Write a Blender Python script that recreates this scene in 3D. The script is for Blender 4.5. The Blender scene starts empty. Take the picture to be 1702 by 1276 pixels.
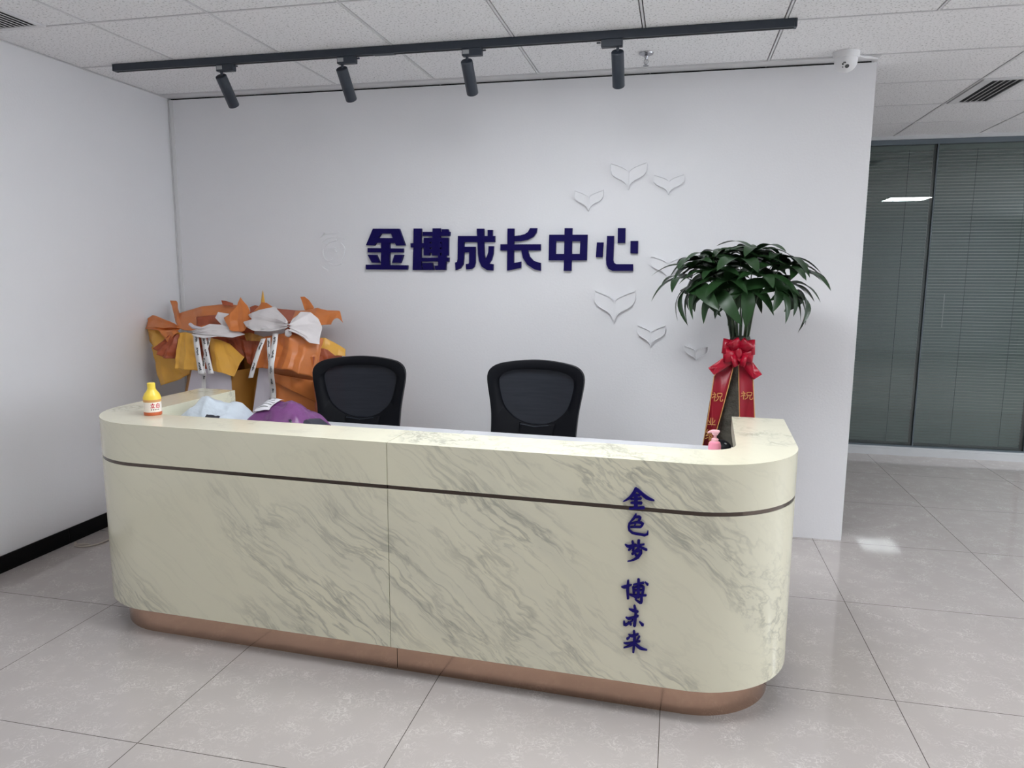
import bpy, bmesh, math, random
from mathutils import Vector, Matrix, noise
C = bpy.context.scene.collection
SC = bpy.context.scene
PI = math.pi
# ------------------------------------------------------------------ camera, world, exposure
FPX = 1206.7
def cam():
    yaw, pitch, roll = -0.2217, -0.1487, 0.0053
    fw = Vector((math.sin(yaw)*math.cos(pitch), math.cos(yaw)*math.cos(pitch), math.sin(pitch)))
    r = Vector((math.cos(yaw), -math.sin(yaw), 0)); u = r.cross(fw)
    c, s = math.cos(roll), math.sin(roll)
    r2 = c*r + s*u; u2 = -s*r + c*u
    cd = bpy.data.cameras.new('camera'); cd.sensor_width = 36; cd.sensor_fit = 'HORIZONTAL'
    cd.lens = FPX/1702*36; cd.clip_start = .05
    o = bpy.data.objects.new('camera', cd); C.objects.link(o)
    m = Matrix((r2, u2, -fw)).transposed().to_4x4(); m.translation = Vector((3.1003, -4.202, 1.4591))
    o.matrix_world = m
    SC.camera = o
cam()
w = bpy.data.worlds.new('world'); SC.world = w; w.use_nodes = True
w.node_tree.nodes['Background'].inputs[0].default_value = (.55, .6, .68, 1)
w.node_tree.nodes['Background'].inputs[1].default_value = .15
SC.view_settings.view_transform = 'Standard'; SC.view_settings.look = 'None'
SC.view_settings.gamma = 1; SC.view_settings.use_curve_mapping = False
SC.view_settings.exposure = -0.08
SC.cycles.max_bounces = 10; SC.cycles.diffuse_bounces = 6; SC.cycles.caustics_reflective = False
# cell (column, row) of the 600 mm ceiling grid: strength, label
LAMPS = {(8, 4): (48, 'square white ceiling light mirrored in the glass partition'),
         (2, 2): (20, 'square white ceiling light above the middle of the desk, nearer the wall'),
         (2, 3): (22, 'square white ceiling light in front of the desk, left one of the touching pair'),
         (3, 3): (11, 'added square ceiling light in front of the desk, right one of the touching pair'),  # added out of view to spread the light on the wall
         (0, 4): (9, 'added square ceiling light towards the left wall, in front of the desk'),  # added lamp out of view, fitted to the overall brightness
         (11, -2): (85, 'added square ceiling light beside the glass partition, far right of the view'),  # added out of view to lift the far floor
         (13, 0): (85, 'added square ceiling light near the added fill window on the right')}  # added out of view, stands in for broad light from the right
FILL_WINDOW_COLOR = (.86, .93, 1.0); FILL_WINDOW_STRENGTH = 4.4
LAMP_COLOR = (.93, .965, 1.0)

# ------------------------------------------------------------------ helpers
def srgb(r, g, b):
    f = lambda v: (v/255/12.92 if v/255 <= .04045 else ((v/255+.055)/1.055)**2.4)
    return (f(r), f(g), f(b), 1)

def mat(name, col, rough=.5, metal=0, noise_amt=.06, nscale=8, bump=0, bscale=60, coat=0, spec=.5, alpha=1, trans=0, sheen=0):
    m = bpy.data.materials.new(name); m.use_nodes = True
    nt = m.node_tree; N = nt.nodes; L = nt.links; b = N['Principled BSDF']
    tc = N.new('ShaderNodeTexCoord'); nz = N.new('ShaderNodeTexNoise'); nz.inputs['Scale'].default_value = nscale; nz.inputs['Detail'].default_value = 4
    L.new(tc.outputs['Object'], nz.inputs['Vector'])
    mp = N.new('ShaderNodeMapRange'); mp.inputs[3].default_value = 1-noise_amt; mp.inputs[4].default_value = 1+noise_amt
    L.new(nz.outputs['Fac'], mp.inputs[0])
    mx = N.new('ShaderNodeVectorMath'); mx.operation = 'SCALE'; mx.inputs[0].default_value = col[:3]
    L.new(mp.outputs[0], mx.inputs['Scale']); L.new(mx.outputs[0], b.inputs['Base Color'])
    b.inputs['Roughness'].default_value = rough; b.inputs['Metallic'].default_value = metal
    b.inputs['Coat Weight'].default_value = coat; b.inputs['Specular IOR Level'].default_value = spec
    b.inputs['Alpha'].default_value = alpha; b.inputs['Transmission Weight'].default_value = trans
    if sheen: b.inputs['Sheen Weight'].default_value = sheen
    if bump:
        n2 = N.new('ShaderNodeTexNoise'); n2.inputs['Scale'].default_value = bscale; n2.inputs['Detail'].default_value = 3
        L.new(tc.outputs['Object'], n2.inputs['Vector'])
        bp = N.new('ShaderNodeBump'); bp.inputs['Strength'].default_value = bump; bp.inputs['Distance'].default_value = .01
        L.new(n2.outputs['Fac'], bp.inputs['Height']); L.new(bp.outputs[0], b.inputs['Normal'])
    return m

def obj(name, bm, m, parent=None, smooth=False, bevel=0, solid=0, label=None, auto=35):
    bmesh.ops.recalc_face_normals(bm, faces=bm.faces)
    me = bpy.data.meshes.new(name); bm.to_mesh(me); bm.free()
    if smooth:
        for p in me.polygons: p.use_smooth = True
        me.set_sharp_from_angle(angle=math.radians(auto))
    for mm in (m if isinstance(m, (list, tuple)) else [m]): me.materials.append(mm)
    o = bpy.data.objects.new(name, me); C.objects.link(o)
    if parent: o.parent = parent
    if solid:
        md = o.modifiers.new('thickness', 'SOLIDIFY'); md.thickness = solid; md.offset = 0
    if bevel:
        md = o.modifiers.new('edge', 'BEVEL'); md.width = bevel; md.segments = 2; md.limit_method = 'ANGLE'; md.angle_limit = math.radians(40)
    if label: o['label'] = label
    return o

def thing(name, label, cat, loc=(0, 0, 0), rotz=0, group=None):
    o = bpy.data.objects.new(name, None); C.objects.link(o); o.location = loc; o.rotation_euler = (0, 0, rotz)
    o.empty_display_size = .1
    return tag(o, label, cat, group)
def tag(o, label, cat, group=None):
    o['label'] = label; o['category'] = cat
    if group: o['group'] = group
    return o
def struct(name, bm, m, parent=None, **k):
    o = obj(name, bm, m, parent, **k); o['kind'] = 'structure'; return o
def dup(root, loc, label, rotz=None):
    r = root.copy(); C.objects.link(r); r.location = loc
    if rotz is not None: r.rotation_euler[2] = rotz
    r['label'] = label
    for ch in list(root.children):
        c = ch.copy(); C.objects.link(c); c.parent = r
        for g in ch.children:
            d = g.copy(); C.objects.link(d); d.parent = c
    return r

def B(): return bmesh.new()
def box(bm, x0, x1, y0, y1, z0, z1, M=None, mi=0):
    v = [bm.verts.new((x, y, z)) for x in (x0, x1) for y in (y0, y1) for z in (z0, z1)]
    if M is not None:
        for q in v: q.co = M @ q.co
    for f in ((0, 1, 3, 2), (4, 6, 7, 5), (0, 4, 5, 1), (2, 3, 7, 6), (0, 2, 6, 4), (1, 5, 7, 3)):
        bm.faces.new([v[i] for i in f]).material_index = mi
    return bm
def prism(bm, pts, z0, z1, M=None):
    """closed polygon of (x,y) points extruded from z0 to z1"""
    a = [bm.verts.new((p[0], p[1], z0)) for p in pts]; b = [bm.verts.new((p[0], p[1], z1)) for p in pts]
    if M is not None:
        for q in a+b: q.co = M @ q.co
    bm.faces.new(a[::-1]); bm.faces.new(b)
    n = len(pts)
    for i in range(n): bm.faces.new((a[i], a[(i+1) % n], b[(i+1) % n], b[i]))
    return bm
def lathe(bm, prof, n=32, M=None):
    """profile of (r,z), closed at the axis where r = 0"""
    rings = []
    for r, z in prof:
        if r < 1e-6: rings.append([bm.verts.new((0, 0, z))])
        else: rings.append([bm.verts.new((r*math.cos(2*PI*k/n), r*math.sin(2*PI*k/n), z)) for k in range(n)])
    if M is not None:
        for q in rings:
            for v in q: v.co = M @ v.co
    for a, b in zip(rings, rings[1:]):
        if len(a) == 1 and len(b) == 1: continue
        for k in range(n):
            if len(a) == 1: bm.faces.new((a[0], b[k], b[(k+1) % n]))
            elif len(b) == 1: bm.faces.new((a[k], a[(k+1) % n], b[0]))
            else: bm.faces.new((a[k], a[(k+1) % n], b[(k+1) % n], b[k]))
    return bm
def tube(bm, pts, rad, n=8):
    """round tube along points; rad is one radius or one per point"""
    pts = [Vector(p) for p in pts]; R = rad if isinstance(rad, (list, tuple)) else [rad]*len(pts)
    prev = None; rings = []
    for i, p in enumerate(pts):
        t = (pts[min(i+1, len(pts)-1)] - pts[max(i-1, 0)]).normalized()
        if prev is None: prev = t.orthogonal().normalized()
        prev = (prev - t*prev.dot(t)).normalized(); q = t.cross(prev)
        rings.append([bm.verts.new(p + R[i]*(prev*math.cos(2*PI*k/n) + q*math.sin(2*PI*k/n))) for k in range(n)])
    for a, b in zip(rings, rings[1:]):
        for k in range(n): bm.faces.new((a[k], a[(k+1) % n], b[(k+1) % n], b[k]))
    bm.faces.new(rings[0][::-1]); bm.faces.new(rings[-1])
    return bm
def catmull(pts, n):
    """n points evenly spaced on a smooth curve through pts (any dimension)"""
    P = [Vector(p) for p in pts]; out = []
    if len(P) == 2: P = [P[0], (P[0]+P[1])/2, P[1]]
    Q = [2*P[0]-P[1]] + P + [2*P[-1]-P[-2]]
    L = [0]
    for i in range(len(P)-1): L.append(L[-1] + (P[i+1]-P[i]).length)
    for k in range(n):
        s = L[-1]*k/(n-1); i = 0
        while i < len(P)-2 and L[i+1] < s: i += 1
        t = (s-L[i])/max(1e-9, L[i+1]-L[i]); a, b, c, d = Q[i:i+4]
        out.append(.5*((2*b) + (c-a)*t + (2*a-5*b+4*c-d)*t*t + (3*b-a-3*c+d)*t*t*t))
    return out
def stroke(bm, pts, M, h, n=9):
    """brush stroke: flat tapering outline along (x,y,width) points, raised by h, placed by M"""
    q = catmull(pts, n if len(pts) > 2 else 5); L, R = [], []
    for i, p in enumerate(q):
        d = (q[min(i+1, len(q)-1)] - q[max(i-1, 0)]); t = Vector((d.x, d.y)).normalized(); nn = Vector((-t.y, t.x))*max(p.z, .0005)/2
        c = Vector((p.x, p.y)); L.append(c+nn); R.append(c-nn)
        if i == 0: t0, c0, w0 = t, c, p.z
        if i == len(q)-1: t1, c1, w1 = t, c, p.z
    poly = [c0 - t0*w0*.35] + R + [c1 + t1*w1*.35] + L[::-1]
    # strips of quads, so that sharply bent strokes stay clean
    a = [bm.verts.new(M @ Vector((p.x, p.y, 0))) for p in L]; b = [bm.verts.new(M @ Vector((p.x, p.y, 0))) for p in R]
    a2 = [bm.verts.new(M @ Vector((p.x, p.y, h))) for p in L]; b2 = [bm.verts.new(M @ Vector((p.x, p.y, h))) for p in R]
    e0, e1 = poly[0], poly[len(R)+1]
    s0 = bm.verts.new(M @ Vector((e0.x, e0.y, 0))); s0t = bm.verts.new(M @ Vector((e0.x, e0.y, h)))
    s1 = bm.verts.new(M @ Vector((e1.x, e1.y, 0))); s1t = bm.verts.new(M @ Vector((e1.x, e1.y, h)))
    for i in range(len(L)-1):
        bm.faces.new((a2[i], b2[i], b2[i+1], a2[i+1])); bm.faces.new((a[i], a[i+1], b[i+1], b[i]))
        bm.faces.new((a[i], a2[i], a2[i+1], a[i+1])); bm.faces.new((b[i], b[i+1], b2[i+1], b2[i]))
    for e, et, i in ((s0, s0t, 0), (s1, s1t, -1)):
        bm.faces.new((et, a2[i], b2[i])); bm.faces.new((e, b[i], a[i]))
        bm.faces.new((e, a[i], a2[i], et)); bm.faces.new((e, et, b2[i], b[i]))
    return bm
def lin(pts, n):
    """n points evenly spaced along a polyline, corners kept"""
    P = [Vector(p) for p in pts]; L = [0]
    for i in range(len(P)-1): L.append(L[-1]+(P[i+1]-P[i]).length)
    out = []
    for k in range(n):
        s = L[-1]*k/(n-1); i = 0
        while i < len(P)-2 and L[i+1] < s: i += 1
        out.append(P[i].lerp(P[i+1], (s-L[i])/max(1e-9, L[i+1]-L[i])))
    return out
def facet(x, z, cell, seed):
    """crumple height: random lattice, straight folds between its points"""
    u, v = x/cell+.37*seed, z/cell+.73*seed; u, v = u+.4*v, v-.3*u
    i, j = math.floor(u), math.floor(v); a, b = u-i, v-j
    def r(p, q): return random.Random(p*7919+q*104729+seed*31).uniform(-1, 1)
    if a+b < 1: return r(i, j)*(1-a-b)+r(i+1, j)*a+r(i, j+1)*b
    return r(i+1, j+1)*(a+b-1)+r(i+1, j)*(1-b)+r(i, j+1)*(1-a)
def sheet(top, bot, amp, waves, nu=40, nv=18, seed=0, grow=1.0, xmin=-.075):
    """sheet of paper hung between two edges, with sharp pleats and crumple folds"""
    bm = B(); T = lin(top, nu); U = lin(bot, nu); G = []
    for j in range(nv):
        s = j/(nv-1); row = []
        for i in range(nu):
            t = i/(nu-1); p = T[i].lerp(U[i], s)
            a = amp*(.35+.65*s**grow)
            ph = waves*t + seed*.37+.12*s
            tri = 4*abs(ph-math.floor(ph+.5))-1
            off = a*.75*tri + amp*.75*facet(p.x, p.z, .085, seed+1) + amp*.35*facet(p.x, p.z, .034, seed+5)
            e = min(1, 4*min(t, 1-t)+.15)*min(1, 4*min(s, 1-s)+.15)
            q = p + Vector((amp*.4*facet(p.x, p.z, .06, seed+9)*e, off, amp*.3*facet(p.x, p.z, .07, seed+13)*e))
            q.x = max(q.x, xmin)
            row.append(bm.verts.new(q))
        G.append(row)
    for j in range(nv-1):
        for i in range(nu-1): bm.faces.new((G[j][i], G[j][i+1], G[j+1][i+1], G[j+1][i]))
    return bm
def band(pts, width, across, nseg=24, bm=None):
    """flat ribbon along points; across = direction of its width (one vector, or a function of t)"""
    bm = bm or B(); q = catmull(pts, nseg); prev = None
    for i, p in enumerate(q):
        a = across(i/(nseg-1)) if callable(across) else across
        wv = width(i/(nseg-1)) if callable(width) else width
        a = Vector(a).normalized()*wv/2
        cur = (bm.verts.new(p-a), bm.verts.new(p+a))
        if prev: bm.faces.new((prev[0], prev[1], cur[1], cur[0]))
        prev = cur
    return bm
def MW(x, y, z):
    """frame of a wall plane facing -y: local x to the right, local y up, local z out of the wall"""
    return Matrix(((1, 0, 0, x), (0, 0, -1, y), (0, 1, 0, z), (0, 0, 0, 1)))

# ------------------------------------------------------------------ traced measurements, metres
SIGN = [["金",[[[1.2902,1.7326],[1.3439,1.7034],[1.325,1.6767],[1.31,1.6489],[1.2981,1.6332],[1.2429,1.6349]],[[1.459,1.7312],[1.4955,1.633],[1.439,1.6316],[1.4297,1.6473],[1.4172,1.6762],[1.4064,1.7029]],[[1.2902,1.7326],[1.459,1.7312],[1.4064,1.7029],[1.3439,1.7034]],[[1.325,1.6767],[1.4172,1.6762],[1.4297,1.6473],[1.31,1.6489]],[[1.3433,1.6766],[1.3974,1.6763],[1.3923,1.5147],[1.3378,1.5146]],[[1.254,1.618],[1.4828,1.6147],[1.4823,1.5911],[1.2533,1.592]],[[1.2518,1.5782],[1.3094,1.5771],[1.3313,1.5289],[1.2795,1.5299]],[[1.4266,1.577],[1.4838,1.578],[1.4654,1.5281],[1.4097,1.529]],[[1.2398,1.5181],[1.5093,1.515],[1.5071,1.4886],[1.2402,1.4893]]]],["博",[[[1.5504,1.7314],[1.5994,1.731],[1.5947,1.5125],[1.6055,1.4874],[1.541,1.4872],[1.5475,1.6197]],[[1.5294,1.6459],[1.6116,1.6465],[1.609,1.6195],[1.5307,1.6198]],[[1.6075,1.7118],[1.7777,1.7105],[1.7753,1.6869],[1.6072,1.688]],[[1.6697,1.7314],[1.7176,1.731],[1.715,1.5726],[1.6651,1.5726]],[[1.7263,1.7258],[1.7658,1.7254],[1.77,1.7106],[1.7262,1.7109]],[[1.6137,1.6766],[1.6514,1.6764],[1.649,1.5726],[1.6123,1.5727]],[[1.6652,1.6763],[1.7132,1.676],[1.7111,1.5726],[1.664,1.5726]],[[1.7264,1.6759],[1.7686,1.6757],[1.7667,1.5726],[1.7254,1.5726]],[[1.6514,1.6764],[1.6652,1.6763],[1.6649,1.652],[1.6511,1.6521]],[[1.651,1.6433],[1.6648,1.6432],[1.6646,1.6194],[1.6507,1.6194]],[[1.6506,1.6111],[1.6645,1.6111],[1.6642,1.5882],[1.6503,1.5882]],[[1.7132,1.676],[1.7264,1.6759],[1.7262,1.6517],[1.713,1.6518]],[[1.7129,1.643],[1.7261,1.6429],[1.7259,1.6192],[1.7127,1.6192]],[[1.7126,1.6109],[1.7258,1.6109],[1.7256,1.5881],[1.7123,1.5882]],[[1.5993,1.5596],[1.7699,1.5606],[1.7686,1.5363],[1.5978,1.5371]],[[1.7039,1.5726],[1.7524,1.5726],[1.75,1.4879],[1.6864,1.4877],[1.68,1.5138],[1.7033,1.5138]],[[1.6005,1.5283],[1.6657,1.5284],[1.6764,1.4876],[1.6123,1.4874]]]],["成",[[[1.8255,1.6866],[2.0502,1.6851],[2.0503,1.6497],[1.8252,1.6507]],[[1.8252,1.6507],[1.8633,1.6505],[1.8618,1.557],[1.8572,1.5209],[1.8407,1.4976],[1.8106,1.4871],[1.807,1.5312],[1.8191,1.5353],[1.8236,1.5519]],[[1.8632,1.6239],[1.9324,1.6237],[1.9322,1.5313],[1.9251,1.5055],[1.9061,1.4931],[1.8762,1.4915],[1.8736,1.5235],[1.891,1.5251],[1.8943,1.5338],[1.8945,1.591],[1.863,1.591]],[[1.9418,1.727],[1.9846,1.7266],[1.9846,1.65],[1.9872,1.5775],[1.9937,1.5493],[2.0141,1.5263],[2.0409,1.5223],[2.0393,1.4853],[2.0034,1.4878],[1.9711,1.5082],[1.9549,1.5416],[1.9485,1.5827],[1.9454,1.6502]],[[2.007,1.7199],[2.0363,1.7196],[2.0353,1.6852],[2.0071,1.6854]],[[2.013,1.6259],[2.0434,1.6258],[2.0408,1.5826],[2.0301,1.5468],[2.0141,1.5237],[1.9937,1.5519],[2.0049,1.5724],[2.0114,1.5928]]]],["长",[[[2.1257,1.7264],[2.1651,1.7261],[2.1636,1.5291],[2.2073,1.5378],[2.2075,1.5022],[2.1241,1.4856]],[[2.1653,1.6844],[2.202,1.6872],[2.2281,1.694],[2.2462,1.7054],[2.259,1.7278],[2.3005,1.7274],[2.2966,1.7025],[2.2803,1.6801],[2.244,1.6618],[2.2022,1.654],[2.1655,1.6527]],[[2.0837,1.6368],[2.3222,1.6359],[2.3226,1.6013],[2.0838,1.6018]],[[2.2079,1.6015],[2.2471,1.6015],[2.2579,1.5671],[2.2816,1.5419],[2.3234,1.5293],[2.3239,1.4854],[2.2873,1.4928],[2.2452,1.5191],[2.2187,1.557]]]],["中",[[[2.4595,1.726],[2.5042,1.7256],[2.5028,1.4855],[2.4583,1.4854]],[[2.3716,1.6895],[2.5917,1.688],[2.5909,1.6526],[2.371,1.6537]],[[2.3704,1.5811],[2.5904,1.5809],[2.5896,1.5456],[2.3699,1.5455]],[[2.371,1.6537],[2.4111,1.6535],[2.4106,1.5811],[2.3704,1.5811]],[[2.5511,1.6528],[2.5909,1.6526],[2.5904,1.5809],[2.5494,1.5809]]]],["心",[[[2.6453,1.6449],[2.6827,1.6447],[2.6787,1.562],[2.6411,1.563]],[[2.7017,1.6809],[2.7414,1.6807],[2.7399,1.5472],[2.7453,1.5309],[2.7579,1.5241],[2.8508,1.5242],[2.8514,1.4869],[2.7365,1.4864],[2.7137,1.4977],[2.7017,1.52],[2.6984,1.5521]],[[2.761,1.7234],[2.8033,1.723],[2.8041,1.6413],[2.7622,1.6414]],[[2.8333,1.6523],[2.8758,1.6521],[2.876,1.583],[2.8343,1.584]]]]]
DESKCH = [["金",[[[0.8959,0.7887,0.00809],[0.891,0.7749,0.00925],[0.8767,0.7554,0.00752],[0.8568,0.7409,0.00231]],[[0.8979,0.7853,0.00925],[0.9139,0.7726,0.00867],[0.933,0.7589,0.00983],[0.9539,0.7529,0.00347]],[[0.8846,0.7625,0.00578],[0.9087,0.7666,0.00694]],[[0.8966,0.7669,0.00983],[0.8971,0.7248,0.01041]],[[0.8809,0.7501,0.00463],[0.913,0.7557,0.00694]],[[0.8813,0.7389,0.00578],[0.9148,0.741,0.00867]],[[0.8778,0.7196,0.0052],[0.9233,0.7266,0.00809]]]],["色",[[[0.8985,0.7037,0.00405],[0.8935,0.6905,0.00694],[0.8778,0.6714,0.00289]],[[0.8921,0.6926,0.00578],[0.9115,0.6936,0.00752],[0.9073,0.6799,0.00636]],[[0.8806,0.6694,0.0052],[0.9034,0.6759,0.00578],[0.921,0.6733,0.00752],[0.9141,0.6607,0.0052]],[[0.8823,0.6582,0.0052],[0.9141,0.6607,0.00578]],[[0.8981,0.6739,0.00463],[0.8944,0.6594,0.00405]],[[0.8786,0.6715,0.00578],[0.877,0.6519,0.00636],[0.8877,0.6393,0.00636],[0.9127,0.6367,0.00636],[0.9343,0.6363,0.00694],[0.9378,0.6517,0.00173]]]],["梦",[[[0.8663,0.5978,0.00231],[0.8788,0.592,0.00867],[0.9016,0.6001,0.00578]],[[0.8896,0.6118,0.0052],[0.8928,0.5963,0.00752],[0.8928,0.5777,0.00636]],[[0.8928,0.5949,0.0052],[0.8786,0.579,0.00578]],[[0.8991,0.5956,0.0052],[0.9272,0.6043,0.00463]],[[0.9098,0.6167,0.00752],[0.9096,0.5809,0.00752]],[[0.914,0.5943,0.00578],[0.9359,0.5866,0.00694]],[[0.9075,0.585,0.00867],[0.8904,0.5673,0.00694]],[[0.8969,0.5767,0.00578],[0.9193,0.5814,0.00809],[0.9096,0.5608,0.00809],[0.8937,0.5475,0.00463],[0.8761,0.5412,0.00173]],[[0.8999,0.5684,0.00578],[0.9111,0.5567,0.00636]]]],["博",[[[0.8584,0.4518,0.00273],[0.8701,0.4524,0.00928],[0.8911,0.4627,0.00382]],[[0.8798,0.4765,0.00546],[0.8794,0.4447,0.00819],[0.8811,0.413,0.00601]],[[0.9132,0.4846,0.0071],[0.9144,0.4214,0.00819]],[[0.897,0.4634,0.00382],[0.9302,0.4743,0.00601]],[[0.934,0.4775,0.00218],[0.9432,0.469,0.0071]],[[0.8965,0.4564,0.00546],[0.8997,0.4347,0.00655]],[[0.8986,0.4539,0.00491],[0.9281,0.4611,0.0071],[0.9276,0.4368,0.0071]],[[0.8989,0.4438,0.00437],[0.9272,0.4484,0.00491]],[[0.8864,0.4289,0.00382],[0.8994,0.4264,0.00764],[0.9393,0.4323,0.00491]],[[0.9244,0.4309,0.0071],[0.9234,0.4046,0.0071],[0.9037,0.4145,0.00218]],[[0.9009,0.4224,0.00382],[0.9095,0.4194,0.00655]]]],["未",[[[0.8852,0.3782,0.00218],[0.8984,0.3744,0.00819],[0.9146,0.3721,0.00655]],[[0.9025,0.3922,0.00601],[0.9078,0.365,0.00764],[0.9047,0.3213,0.00874]],[[0.8756,0.3482,0.00218],[0.8867,0.3449,0.0071],[0.9158,0.3578,0.00601]],[[0.8994,0.341,0.00382],[0.8879,0.3302,0.00491],[0.8738,0.3207,0.00819],[0.8703,0.3334,0.00382]],[[0.8839,0.3325,0.00382],[0.8941,0.3241,0.00601]],[[0.9203,0.3388,0.00273],[0.9323,0.3279,0.00874]]]],["来",[[[0.8865,0.2893,0.00218],[0.8984,0.2854,0.00819],[0.9177,0.2951,0.00546]],[[0.9031,0.3043,0.00546],[0.9064,0.2809,0.00819],[0.904,0.2283,0.00601]],[[0.8907,0.2814,0.00382],[0.8825,0.2724,0.0071]],[[0.9219,0.2873,0.00546],[0.9145,0.2722,0.00437]],[[0.8716,0.2575,0.00218],[0.8861,0.2576,0.00601],[0.9244,0.2708,0.00437]],[[0.9044,0.2594,0.0071],[0.8916,0.2496,0.00546],[0.8721,0.2406,0.00273]],[[0.9083,0.26,0.00655],[0.9257,0.247,0.00819],[0.948,0.2433,0.00273]]]]]
BOOKS = [[2.811,2.079,0.201,0.146],[3.032,2.01,0.165,0.109],[2.593,1.935,0.163,0.116],[3.045,1.571,0.2,0.129],[2.752,1.378,0.232,0.181],[2.962,1.184,0.158,0.123],[3.217,1.071,0.125,0.088]]
SWIRL = [[1.0159,1.5876],[[[-0.0719,0.0679],[-0.056,0.0813],[-0.0373,0.0919],[-0.016,0.0981],[0.008,0.0999],[0.0373,0.0973],[0.0733,0.0879]],[[-0.0613,0.1172],[-0.032,0.1226],[0.0,0.1252],[0.0426,0.1247]],[[-0.0826,0.0986],[-0.0693,0.1092],[-0.0506,0.1199]],[[0.024,0.0813],[0.0,0.0759],[-0.0293,0.0666],[-0.0533,0.0493],[-0.0679,0.0293],[-0.0719,0.0053],[-0.0666,-0.0213],[-0.0586,-0.04],[-0.0426,-0.0453],[-0.024,-0.0405],[-0.0067,-0.0306]],[[-0.0346,0.016],[-0.0107,0.0192],[0.0107,0.0155],[0.0213,0.0053]],[[-0.0293,0.0333],[-0.0053,0.0346],[0.0187,0.0288]],[[-0.0293,-0.0639],[0.0,-0.0719],[0.032,-0.0679],[0.0533,-0.06]],[[0.0733,0.0107],[0.0666,-0.016],[0.048,-0.04]],[[-0.0773,-0.0853],[-0.0586,-0.0986],[-0.0346,-0.1092]],[[0.0533,0.0586],[0.0719,0.0373],[0.0759,0.0187]]]]
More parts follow.
